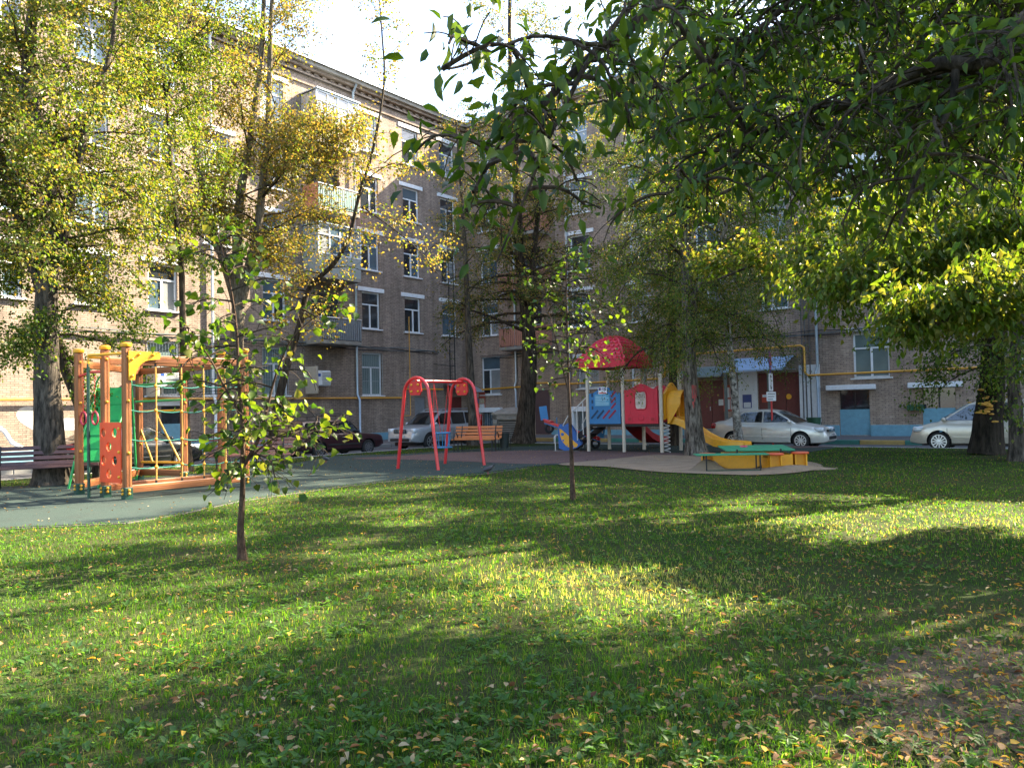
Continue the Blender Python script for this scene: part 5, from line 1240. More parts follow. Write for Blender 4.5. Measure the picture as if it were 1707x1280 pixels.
WAGON = dict(L=4.11, W=1.62, r=.30, rim=.19, spokes=8, steel=True, axles=(-1.2, 1.22),
    top=[(-2.05, .60), (-2.04, .88), (-2.0, .93), (-1.0, .92), (.5, .90), (.88, .90), (1.0, .885), (1.85, .81), (1.98, .77), (2.03, .70), (2.05, .48)],
    bot=[(-2.05, .40), (-1.9, .28), (1.8, .26), (2.05, .38)],
    wid=[(-2.05, .93), (-1.9, .97), (-1.0, 1.0), (1.2, 1.0), (1.9, .97), (2.05, .92)],
    gh=dict(xa=.92, r1=.42, r2=-1.82, xc=-2.02, wb=.735, wt=.60, roof=[(-1.82, 1.40), (-1.2, 1.43), (-.5, 1.44), (0, 1.43), (.42, 1.385)]),
    side_windows=[('side_window', [(.76, .95), (.40, 1.32), (-.17, 1.35), (-.17, .95)]), ('side_window', [(-.24, .95), (-.24, 1.35), (-1.0, 1.35), (-1.0, .95)]), ('side_window', [(-1.07, .95), (-1.07, 1.35), (-1.72, 1.34), (-1.86, .98)])],
    seams=(.72, -.2, -1.03), handles=(-.06, -.9), head=(2.03, .56, .63, .34, .17, .12), tail=(-2.06, .66, .72, .2, .28, .1), sill=.48, mould_mat=PLASTIC_BK, handle_mat=CHROME, mirror_mat=PLASTIC_BK,
    grille=(2.055, .63, .78, .16), intake=(2.06, .38, .6, .06), plate=(2.08, .46), rear_plate=(-2.08, .62), rack=True, dark_cladding=PLASTIC_BK)
SUV = dict(L=4.63, W=1.79, r=.36, rim=.225, spokes=6, axles=(-1.32, 1.31),
    top=[(-2.31, .62), (-2.30, .95), (-2.25, 1.06), (-1.5, 1.06), (.6, 1.03), (1.1, 1.06), (1.6, 1.02), (2.05, .95), (2.2, .88), (2.28, .74), (2.31, .55)],
    bot=[(-2.31, .46), (-2.1, .34), (2.0, .32), (2.31, .38)],
    wid=[(-2.31, .86), (-2.15, .95), (-1.5, 1.0), (1.4, 1.0), (1.95, .97), (2.2, .90), (2.31, .80)],
    gh=dict(xa=1.25, r1=.45, r2=-2.0, xc=-2.24, wb=.80, wt=.63, roof=[(-2.0, 1.64), (-1.3, 1.69), (-.5, 1.70), (.1, 1.69), (.45, 1.64)]),
    side_windows=[('side_window', [(1.02, 1.10), (.42, 1.55), (-.15, 1.60), (-.15, 1.08)]), ('side_window', [(-.22, 1.08), (-.22, 1.60), (-1.10, 1.60), (-1.10, 1.09)]), ('side_window', [(-1.18, 1.09), (-1.18, 1.60), (-1.85, 1.57), (-2.02, 1.30), (-1.9, 1.12)])],
    seams=(1.0, -.18, -1.14), handles=(-.05, -1.0), head=(2.24, .66, .84, .34, .22, .34), tail=(-2.32, .74, 1.2, .18, .55, .14), sill=.52, mould_mat=mat('suv_grey', (.28, .29, .31), .45),
    grille=(2.325, .82, .74, .17), intake=(2.335, .46, 1.2, .12), plate=(2.345, .61), rear_plate=(-2.34, .8), rails=True)
VAN = dict(L=4.6, W=1.78, r=.315, rim=.225, spokes=12, axles=(-1.38, 1.40),
    top=[(-2.3, .6), (-2.29, .92), (-2.25, 1.0), (-1.0, .97), (.9, .95), (1.3, .98), (1.75, .90), (2.1, .80), (2.22, .70), (2.3, .46)],
    bot=[(-2.3, .38), (-2.1, .26), (2.0, .22), (2.3, .28)],
    wid=[(-2.3, .85), (-2.1, .95), (-1.4, 1.0), (1.3, 1.0), (1.9, .96), (2.15, .86), (2.3, .74)],
    gh=dict(xa=1.52, r1=.50, r2=-1.85, xc=-2.26, wb=.79, wt=.62, roof=[(-1.85, 1.60), (-1.2, 1.645), (-.5, 1.66), (.1, 1.64), (.50, 1.58)]),
    side_windows=[('side_window', [(1.22, 1.02), (.52, 1.50), (.08, 1.545), (.08, 1.0)]), ('side_window', [(.0, 1.0), (.0, 1.55), (-.95, 1.57), (-.95, 1.01)]), ('side_window', [(-1.03, 1.02), (-1.03, 1.57), (-1.8, 1.5), (-2.0, 1.06)])],
    seams=(1.15, .04, -.99), handles=(.2, -.8), head=(2.18, .66, .72, .36, .18, .36), tail=(-2.31, .72, .9, .2, .4, .14), sill=.48,
    grille=(2.28, .66, .7, .1), intake=(2.31, .36, .9, .12), plate=(2.32, .5), rear_plate=(-2.33, .75), handle_mat=CHROME)
SILV = mat('paint_silver', (.40, .43, .47), .3, .4, var=.05, coat=.6)
GOLDS = mat('paint_silver_beige', (.66, .645, .59), .3, .3, var=.05, coat=.6)
CHAMP = mat('paint_champagne', (.55, .50, .41), .34, .35, var=.06, coat=.5)
DKRED = mat('paint_dark_red', (.035, .010, .016), .28, .1, var=.08, coat=.6)
BLKP = mat('paint_black', (.010, .012, .014), .22, .1, var=.05, coat=.6)
RZn = lambda d: math.atan2(d.y, d.x)
CAR_OFF = 7.45
def lane_a(px):     # point of the lane along wing A seen in column px
    d = ray(px, 700); t = ((CORN + NA * CAR_OFF) - CAM).dot(NA) / d.dot(NA); p = CAM + d * t; return Vector((p.x, p.y, -.13))
def lane_b(px, off=CAR_OFF):
    d = ray(px, 700); t = ((CORN + NB * off) - CAM).dot(NB) / d.dot(NB); p = CAM + d * t; return Vector((p.x, p.y, -.13))
car('parked_car', 'silver off-road car with roof rails parked nose towards the climbing frame', lane_a(727), RZn(-DA), SILV, SUV)
car('parked_car', 'dark red boxy estate car with a black roof rack', lane_a(552), RZn(DA), DKRED, WAGON)
car('parked_car', 'black saloon car parked behind the timber climbing frame', lane_a(215), RZn(DA), BLKP, SEDAN)
car('parked_car', 'silver-beige saloon car parked behind the slim birch', lane_b(1288), RZn(DB), GOLDS, SEDAN)
car('parked_car', 'champagne minivan half hidden behind the thick dark trunk', lane_b(1652), RZn(-DB), CHAMP, VAN)

# ------------------------------------------------------------------ trees
def catmull(P, k=5):
    P = [Vector(p) for p in P]; out = []
    for i in range(len(P) - 1):
        p0, p1, p2, p3 = P[max(0, i - 1)], P[i], P[i + 1], P[min(len(P) - 1, i + 2)]
        for s in range(k):
            t = s / k; out.append(.5 * ((2 * p1) + (p2 - p0) * t + (2 * p0 - 5 * p1 + 4 * p2 - p3) * t * t + (3 * p1 - p0 - 3 * p2 + p3) * t ** 3))
    return out + [P[-1]]
def ln(a, b_, n): return [a + (b_ - a) * i / (n - 1) for i in range(n)]
def stem_mesh(pts, r0, r1, rng, n=12, flare=0.0, rough=.06, power=1.0):
    k = len(pts); rad = []
    for i in range(k):
        t = i / (k - 1); r = r0 + (r1 - r0) * t ** power
        rad.append(r)
    mb = MB(); P = pts; vs = []; fs = []
    u = None
    zb = P[0].z
    ph = [rng.uniform(0, 6.28) for _ in range(4)]
    for i in range(k):
        t = (P[min(i + 1, k - 1)] - P[max(i - 1, 0)]).normalized()
        if u is None: u = t.cross(Vector((.3, 1, .2))).normalized()
        u = (u - t * u.dot(t)).normalized(); w_ = t.cross(u)
        h = P[i].z - zb
        for j in range(n):
            a = 2 * math.pi * j / n; f = 1 + rough * (math.sin(3 * a + ph[0] + h * .7) + .6 * math.sin(5 * a + ph[1] - h * 1.3) + .5 * rng.uniform(-1, 1))
            if flare: f += flare * math.exp(-h / .35) * (1 + .45 * math.sin(5 * a + ph[2]))
            vs.append(P[i] + (u * math.cos(a) + w_ * math.sin(a)) * rad[i] * f)
    for i in range(k - 1):
        for j in range(n): fs.append((i * n + j, i * n + (j + 1) % n, (i + 1) * n + (j + 1) % n, (i + 1) * n + j))
    fs.append(tuple(range((k - 1) * n, k * n)))
    return mb.add(vs, fs)
def unit(a): return a / np.maximum(1e-6, np.linalg.norm(a, axis=-1, keepdims=True))
def leaf_quads(P, A, Nn, Lg, Wd, fold=.25):
    """folded diamond leaves: 4 verts, 2 triangles each"""
    B_ = unit(np.cross(A, Nn)); Nn = np.cross(B_, A); L = Lg[:, None]; W_ = Wd[:, None]
    v0 = P; v1 = P + A * L * .48 + B_ * W_ * .5 + Nn * W_ * fold; v2 = P + A * L - Nn * L * .08; v3 = P + A * L * .48 - B_ * W_ * .5 + Nn * W_ * fold
    V = np.stack([v0, v1, v2, v3], 1).reshape(-1, 3); i = np.arange(len(P))[:, None] * 4
    return V, [np.concatenate([i, i + 1, i + 2], 1), np.concatenate([i, i + 2, i + 3], 1)]
def leaf_hex(P, A, Nn, Lg, Wd, fold=.2):
    """ovate pointed leaves: 7 verts (midrib bent), 6 triangles each"""
    B_ = unit(np.cross(A, Nn)); Nn = np.cross(B_, A); L = Lg[:, None]; W_ = Wd[:, None]
    vs = [P, P + A * L * .28 + B_ * W_ * .5 + Nn * W_ * fold, P + A * L * .66 + B_ * W_ * .36 + Nn * W_ * fold * .6, P + A * L - Nn * L * .16,
          P + A * L * .66 - B_ * W_ * .36 + Nn * W_ * fold * .6, P + A * L * .28 - B_ * W_ * .5 + Nn * W_ * fold, P + A * L * .5 - Nn * L * .02]
    V = np.stack(vs, 1).reshape(-1, 3); i = np.arange(len(P))[:, None] * 7
    F = [np.concatenate([i + a, i + b_, i + 6], 1) for a, b_ in ((0, 1), (1, 2), (2, 3), (3, 4), (4, 5), (5, 0))]
    return V, F
GR1, GR2, GR3 = (.028, .066, .008), (.052, .102, .012), (.088, .145, .016)
YG, YE, OL, BR = (.14, .16, .034), (.26, .195, .055), (.145, .13, .06), (.18, .125, .06)
def pick_cols(R, n, pal, wts, var=.25, clump=None):
    pal = np.array(pal); c = pal[R.choice(len(pal), n, p=np.array(wts) / sum(wts))]
    return c * (1 + R.uniform(-var, var, (n, 1))) * (1 + R.uniform(-.08, .08, (n, 3)))
def tree(name, label, base, stems, seed, n_prim, L_prim, n_sec, L_sec, n_leaf, leaf, pal, wts, bark=BARK, twig=BARK_TWIG, t0=.35, up=(.9, .25), droop=.15, spread=.12, group=None, flare=.35, hang=.35, leafy=1.0, shape=leaf_quads, prim_r=.4, extra=None, cat='tree', tprof=None, leaf_parts=0, keep=None):
    rng = random.Random(seed); R = np.random.RandomState(seed)
    base = Vector(base); root = thing(name, label, cat, base, 0, group)
    br = MB(); LP = []; LD = []
    for si, st_ in enumerate(stems):
        pts, r0, r1 = st_[:3]; lsc = st_[3] if len(st_) > 3 else 1.0
        pts = catmull([Vector(p) - base for p in pts], 5)
        stem_mesh(pts, r0, r1, rng, 12 if r0 > .08 else 8, flare if si == 0 else 0, .05, .8).build('trunk' if si == 0 else 'limb', bark, root, smooth=60)
        k = len(pts); np_ = n_prim if isinstance(n_prim, int) else n_prim[si]
        az = rng.uniform(0, 6.28)
        for i in range(np_):
            t = t0 + (1 - t0) * ((i + rng.random()) / np_) if si == 0 else .12 + .88 * ((i + rng.random()) / np_)
            f = t * (k - 1); a = int(min(f, k - 2)); p = pts[a].lerp(pts[a + 1], f - a)
            az += 2.4 + rng.uniform(-.5, .5)
            tt = (t - t0) / (1 - t0) if si == 0 else t
            prof = (tprof(tt) if tprof else (.55 + .9 * tt * (1 - tt) * 1.6) * (1 - .45 * tt))
            L = L_prim * lsc * prof * rng.uniform(.7, 1.15)
            el = up[1] + (up[0] - up[1]) * tt + rng.uniform(-.2, .2)
            d = Vector((math.cos(az) * math.cos(el), math.sin(az) * math.cos(el), math.sin(el)))
            path = [p]; q = p.copy(); m = 7
            for s in range(m):
                d = (d + Vector((rng.gauss(0, .13), rng.gauss(0, .13), rng.gauss(0, .10) - droop * (s / m) * 1.4))).normalized(); q = q + d * (L / m); path.append(q.copy())
            rr0 = max(.012, (r0 + (r1 - r0) * t) * prim_r * rng.uniform(.5, .8)); br.tube(path, ln(rr0, .006, len(path)), 5, caps=False)
            for j in range(n_sec):
                u = .18 + .82 * ((j + rng.random()) / n_sec); f2 = u * m; b_ = int(min(f2, m - 1)); p2 = path[b_].lerp(path[b_ + 1], f2 - b_)
                dd = (path[b_ + 1] - path[b_]).normalized()
                d2 = (dd * .7 + Vector((rng.gauss(0, .7), rng.gauss(0, .7), rng.gauss(.05, .45)))).normalized()
                Ls = L_sec * min(1, lsc * 1.3) * rng.uniform(.5, 1.2) * (1.1 - .4 * u); sp = [p2]; q = p2.copy()
                for s in range(4):
                    d2 = (d2 + Vector((rng.gauss(0, .16), rng.gauss(0, .16), rng.gauss(0, .1) - droop * .35 * (s + 1) / 2))).normalized(); q = q + d2 * (Ls / 4); sp.append(q.copy())
                br.tube(sp, ln(max(.004, rr0 * .3 * (1 - .5 * u)), .003, 5), 3, caps=False)
                nl = int(n_leaf * rng.uniform(.4, 1.5) * leafy)
                if keep and not keep(sp[2] + base): nl = 0
                if nl:
                    ts = R.uniform(0.05, 1.0, nl) ** .8 * 4; idx = np.minimum(ts.astype(int), 3); fr = (ts - idx)[:, None]
                    S = np.array([tuple(x) for x in sp]); LP.append(S[idx] * (1 - fr) + S[idx + 1] * fr + R.normal(0, spread, (nl, 3))); LD.append(np.repeat(np.array([tuple(d2)]), nl, 0))
    tag(br.build('branches', twig, root), kind='stuff')
    if not LP: return root
    P = np.concatenate(LP); D = np.concatenate(LD); n = len(P)
    A = unit(D * .5 + R.normal(0, .55, (n, 3)) - np.array([0, 0, hang])); Nn = unit(R.normal(0, .6, (n, 3)) + np.array([0, 0, .8])); Nn = unit(Nn - A * (Nn * A).sum(1, keepdims=True))
    Lg = leaf[0] * R.uniform(.65, 1.25, n); Wd = Lg * leaf[1] * R.uniform(.85, 1.15, n)
    C = pick_cols(R, n, pal, wts)
    if leaf_parts:
        near = np.linalg.norm(P + np.array(base) - np.array(CAM), axis=1); ordr = np.argsort(near / Lg); sel = ordr[:leaf_parts]
        single_leaves(root, P[sel], A[sel], Nn[sel], Lg[sel], leaf[1], C[sel], shape); rest = np.ones(n, bool); rest[sel] = False
        P, A, Nn, Lg, Wd, C = [x[rest] for x in (P, A, Nn, Lg, Wd, C)]
    V, F = shape(P, A, Nn, Lg, Wd); kx = len(V) // len(P)
    o = link('crown', np_mesh('crown', V, F, LEAF, np.repeat(C, kx, 0)), root); tag(o, kind='stuff')
    return root
_lm = {}
def single_leaves(root, P, A, Nn, Lg, asp, C, shape):
    """the leaves that show largest, one object each; a few colour variants share their mesh"""
    K = 8; pal = np.array([C[i * len(C) // K] for i in range(K)])
    key = tuple(np.round(pal.ravel(), 4)) + (shape.__name__,)
    if key not in _lm:
        _lm[key] = []
        for c in pal:
            V, F = shape(np.zeros((1, 3)), np.array([[1., 0, 0]]), np.array([[0, 0, 1.]]), np.array([1.]), np.array([asp])); _lm[key].append(np_mesh('leaf', V, F, LEAF, np.repeat(c[None], len(V), 0)))
    for i in range(len(P)):
        k = int(np.argmin(((pal - C[i]) ** 2).sum(1))); o = link('leaf', _lm[key][k], root)
        a = Vector(A[i]).normalized(); n_ = Vector(Nn[i]); b_ = a.cross(n_).normalized() * -1; n_ = a.cross(b_)
        M = Matrix((a, b_, n_)).transposed().to_4x4() @ Matrix.Scale(float(Lg[i]), 4); M.translation = Vector(P[i]); o.matrix_local = M
px_ = lambda l, Y: [at(x, y, Y) for x, y in l]

# --- left: thick trunk, leaning trunk, slender tree, many-stemmed tree, bent tree
b = gnd(86, 808)
tree('lime_tree', 'thick grey trunk with olive yellowing crown beside the dark brown bench', b, [(px_([(86, 808), (81, 700), (78, 600), (78, 500), (86, 400), (82, 300), (66, 220), (46, 130), (55, 10), (60, -150), (55, -260)], b.y), .36, .07), (px_([(78, 480), (105, 400), (125, 300), (150, 190), (185, 80), (200, -60)], b.y), .16, .03), (px_([(76, 500), (40, 400), (10, 300), (-40, 200), (-60, 60)], b.y), .16, .03)],
     11, [36, 26, 26], 4.3, 17, 1.15, 40, (.09, .72), [GR2, GR3, YG, OL, YE], [2, 4, 5, 3, 1.2], BARK_GREY, t0=.32, up=(.8, .15), spread=.11)
b2 = gnd(172, 800)
tree('lime_tree', 'leaning dark trunk rising behind the thick grey one', b2, [(px_([(172, 800), (160, 740), (140, 690), (112, 620), (92, 560), (80, 470), (40, 360), (0, 250), (-30, 120)], b2.y), .2, .05)],
     12, 28, 3.6, 15, 1.0, 46, (.09, .72), [GR1, GR2, GR3, YG], [3, 4, 3, 2], BARK, t0=.4, up=(.8, .0), droop=.2, spread=.11)
b3 = gnd(314, 786)
tree('lime_tree', 'slender dark tree with a forked top rising behind the rope net', b3, [(px_([(314, 786), (309, 700), (305, 560), (302, 437), (290, 330), (281, 210), (276, 162), (262, 80), (240, -20)], b3.y), .13, .02), (px_([(276, 165), (300, 90), (352, 30), (380, -60)], b3.y), .04, .012)],
     13, [32, 12], 2.8, 14, 1.0, 32, (.09, .72), [GR2, GR3, YG, OL], [3, 4, 4, 1], BARK, t0=.38, up=(.7, -.05), spread=.11)
b4 = gnd(388, 768)
tree('aspen_tree', 'many-stemmed pale tree with thin yellow crown in front of the sunny wall', b4, [(px_([(388, 768), (388, 690), (392, 600), (396, 540), (397, 480), (396, 400), (402, 320), (416, 235), (434, 110), (440, 0), (445, -130)], b4.y), .33, .05), (px_([(396, 510), (372, 430), (350, 380), (337, 300), (318, 215), (304, 100), (290, 0), (285, -120)], b4.y), .2, .03), (px_([(400, 510), (415, 450), (430, 380), (438, 300), (447, 200), (451, 60), (456, -40), (465, -160)], b4.y), .21, .04), (px_([(437, 330), (470, 290), (510, 262), (560, 240)], b4.y), .06, .015)],
     14, [12, 32, 36, 24], 4.3, 16, 1.2, 33, (.095, .75), [GR3, YG, OL, YE, BR], [1.5, 4, 4, 4, 1], BARK_PALE, t0=.5, up=(.9, .3), spread=.12)
b5 = gnd(453, 764)
tree('bent_tree', 'dark bent trunk curving up to the right with sparse yellow leaves', b5, [(px_([(453, 764), (460, 690), (475, 622), (484, 590), (500, 540), (511, 490), (530, 465), (560, 435), (583, 390), (600, 320), (622, 250), (640, 140), (637, 60), (632, 0)], b5.y), .17, .02), (px_([(604, 345), (660, 385), (700, 420), (740, 470)], b5.y), .035, .008), (px_([(610, 300), (660, 272), (720, 300)], b5.y), .03, .008)],
     15, [40, 8, 7], 2.2, 8, .8, 9.75, (.105, .8), [GR3, YG, YE, YE], [2, 4, 5, 3], BARK, t0=.28, up=(.8, .1), spread=.14)
# --- middle
b6 = gnd(872, 739)
tree('old_lime_tree', 'thick forked trunk in front of the concrete ventilation shaft', b6, [(px_([(872, 739), (878, 680), (882, 610), (880, 540), (872, 480), (866, 420), (864, 350), (858, 220), (850, 90), (850, -60)], b6.y), .46, .06), (px_([(881, 545), (886, 480), (890, 420), (900, 330), (915, 200), (930, 60)], b6.y), .22, .04)],
     16, [50, 36], 4.6, 15, 1.2, 32, (.095, .72), [GR1, GR2, OL, YG, YE], [2, 2, 3, 2, 2.5], BARK, t0=.3, up=(.8, .05), spread=.12, tprof=lambda t: 1.0 - .35 * t)
b7 = at(788, 740, 33.0); b7.z = 0
tree('slim_tree', 'slim smooth grey trunk standing beside the poster board', b7, [(px_([(789, 742), (785, 640), (781, 560), (778, 480), (774, 400), (768, 300), (760, 200)], 33.0), .2, .04)],
     17, 16, 1.9, 7, .8, 28, (.075, .72), [GR1, OL, BR, YE], [2, 3, 1, 1], BARK_GREY, t0=.35, up=(.7, 0), spread=.16)
b8 = gnd(1162, 759)
OLD_BIRCH = tree('birch_tree', 'thick old birch with cracked bark standing in front of the yellow slide', b8, [(px_([(1162, 759), (1157, 700), (1152, 640), (1148, 580), (1145, 500), (1142, 400), (1140, 280), (1135, 150), (1128, 0), (1124, -150)], b8.y), .30, .05), (px_([(1146, 520), (1175, 450), (1210, 380), (1230, 270), (1240, 130)], b8.y), .1, .02)],
     18, [50, 24], 5.0, 17, 1.5, 62, (.062, .75), [GR1, GR2, GR3, YG, YE], [1, 3, 5, 4, 1.4], BIRCH_OLD, t0=.31, up=(.9, .3), droop=.55, spread=.12, hang=.7)
b9 = gnd(1232, 744)
tree('birch_tree', 'slim white birch with black marks beside the silver-beige saloon', b9, [(px_([(1232, 744), (1226, 680), (1220, 610), (1213, 540), (1207, 460), (1204, 360), (1200, 250), (1196, 100), (1190, -60)], b9.y), .165, .03)],
     19, 46, 4.2, 16, 1.4, 60, (.06, .75), [GR1, GR2, GR3, YG, YE], [2, 4, 4, 2, .8], BIRCH, t0=.3, up=(.9, .25), droop=.5, spread=.17, hang=.7)
b10 = at(1123, 740, 30.8); b10.z = 0
tree('dark_tree', 'straight dark trunk behind the yellow slide hood', b10, [(px_([(1124, 745), (1123, 680), (1122, 600), (1120, 500), (1115, 380), (1110, 250), (1105, 80), (1100, -80)], 30.8), .21, .04)],
     20, 50, 5.0, 15, 1.3, 54, (.08, .72), [GR2, GR3, YG, YE], [3, 4, 5, 2], BARK, t0=.3, up=(.8, .1), spread=.12)
b11 = at(1075, 742, 31.5); b11.z = 0
tree('birch_tree', 'thin young birch stem behind the red shingled roof', b11, [(px_([(1076, 745), (1075, 640), (1073, 560), (1070, 440), (1064, 300), (1060, 160)], 31.5), .09, .015)],
     21, 22, 1.9, 8, 1.0, 48.4, (.06, .75), [GR2, GR3, YG, YE], [3, 3, 3, 1.5], BIRCH, t0=.3, up=(.9, .3), droop=.5, spread=.15, hang=.6)
# --- right
b12 = gnd(1643, 757)
tree('old_maple_tree', 'very thick dark trunk with a cluster of yellow fungus', b12, [(px_([(1643, 757), (1647, 700), (1654, 640), (1655, 580), (1652, 500), (1640, 400), (1620, 280), (1600, 150), (1590, 0), (1580, -150)], b12.y), .43, .1), (px_([(1655, 560), (1690, 470), (1730, 350), (1760, 200), (1780, 30)], b12.y), .3, .06), (px_([(1650, 520), (1600, 430), (1540, 340), (1490, 240), (1450, 130)], b12.y), .2, .04)],
     22, [40, 30, 30], 4.6, 14, 1.2, 56, (.095, .62), [GR1, GR2, GR3, YG], [2, 4, 4, 2], BARK_DARK, flare=.14, t0=.42, up=(.8, .0), droop=.3, spread=.13, hang=.6)
b13 = gnd(1697, 768)
tree('maple_tree', 'lighter curving trunk standing next to the very thick one', b13, [(px_([(1697, 768), (1694, 710), (1690, 650), (1692, 590), (1705, 520), (1720, 420), (1730, 280), (1740, 120)], b13.y), .2, .05)],
     23, 34, 3.6, 9, 1.2, 57.2, (.095, .62), [GR1, GR2, GR3, YG], [2, 4, 4, 2], BARK_GREY, t0=.35, up=(.8, .0), droop=.3, spread=.18, hang=.6)
# fungus on the thick trunk, a thing of its own
fc = at(1643, 678, b12.y - .52); fr_ = random.Random(3); fg = thing('tree_fungus', 'ragged yellow bracket fungus growing on the very thick trunk', 'fungus', fc)
for i in range(26):
    a, r = fr_.uniform(0, 6.28), abs(fr_.gauss(0, .17)); MB().sphere((r * .8 * math.cos(a) + .07 * math.sin(i), fr_.uniform(-.03, .04), r * 1.5 * math.sin(a)), fr_.uniform(.045, .085), 8, 5, (1.4, .9, .42)).build('bracket', mat('fungus_yellow', (.55, .30, .05), .7, var=.25, scale=20), fg, smooth=60)
# maple beside the lawn whose backlit lower boughs hang into the view from the right
V3 = Vector
b14 = V3((10.6, 9.6, 0))
tree('ash_leaved_maple', 'bright green backlit maple boughs hanging in from beyond the lawn edge', b14, [([V3((10.6, 9.6, 0)), V3((10.4, 9.6, 2)), V3((10.0, 9.7, 4)), V3((9.6, 9.8, 7)), V3((9.3, 10, 10)), V3((9.2, 10, 12.5))], .3, .05), ([V3((10.1, 9.7, 2.7)), V3((9.2, 10.3, 3.6)), V3((7.6, 10.8, 4.0)), V3((5.9, 11.0, 3.7)), V3((4.5, 11.0, 3.1))], .13, .02, .8), ([V3((10.1, 9.7, 3.0)), V3((9, 10.5, 3.8)), V3((7.6, 11.4, 4.2)), V3((6.2, 12.0, 4.2)), V3((4.9, 12.4, 3.6))], .12, .02, .9), ([V3((9.9, 9.7, 4.4)), V3((8.6, 8.7, 5.2)), V3((7.2, 8.2, 5.6)), V3((5.4, 8.0, 5.4)), V3((4.2, 8.0, 4.7))], .11, .02, .8), ([V3((10.1, 9.7, 2.4)), V3((8.8, 9.2, 2.95)), V3((6.9, 8.9, 3.0)), V3((5.5, 8.8, 2.75)), V3((4.7, 8.8, 2.4))], .1, .02, .55)],
     24, [16, 24, 22, 16, 16], 2.4, 11, .95, 62, (.105, .5), [GR2, GR3, YG], [2, 5, 3.5], BARK, t0=.4, up=(.8, .0), droop=.5, spread=.11, hang=.75)
b15 = V3((17.5, 10.0, 0))
tree('ash_leaved_maple', 'farther maple standing well beyond the lawn behind the backlit boughs', b15, [([V3((17.5, 10, 0)), V3((17.3, 10.2, 3)), V3((16.9, 10.6, 7)), V3((16.5, 11, 12))], .3, .05)],
     25, 44, 4.6, 11, 1.3, 60, (.11, .5), [GR2, GR3, YG], [3, 5, 2], BARK, t0=.3, up=(.8, .1), droop=.3, spread=.18, hang=.6)

b19 = V3((11.6, 15.6, 0))
tree('tall_lime_tree', 'tall tree with glowing yellow-green boughs reaching over the lawn behind the dark maple', b19, [([b19, V3((11.5, 15.6, 3)), V3((11.3, 15.5, 7)), V3((11.2, 15.4, 11)), V3((11.2, 15.3, 15.5))], .24, .05, 1.0), ([V3((11.3, 15.5, 5.6)), V3((8.4, 15.2, 6.5)), V3((5.4, 14.7, 6.0)), V3((2.7, 14.1, 4.9))], .1, .02, .48), ([V3((11.3, 15.5, 6.6)), V3((7.5, 14.3, 7.4)), V3((4.4, 13.6, 6.9)), V3((2.2, 13.2, 6.0))], .1, .02, .48), ([V3((11.4, 15.6, 4.6)), V3((8.6, 15.8, 5.2)), V3((6.2, 15.9, 4.8)), V3((4.2, 15.9, 4.1))], .1, .02, .45)],
     29, [18, 13, 13, 11], 4.4, 14, 1.0, 46, (.09, .7), [GR3, YG, YE, GR2], [4, 4, 1, 2], BARK, t0=.48, up=(.8, .1), droop=.2, spread=.12, hang=.5)

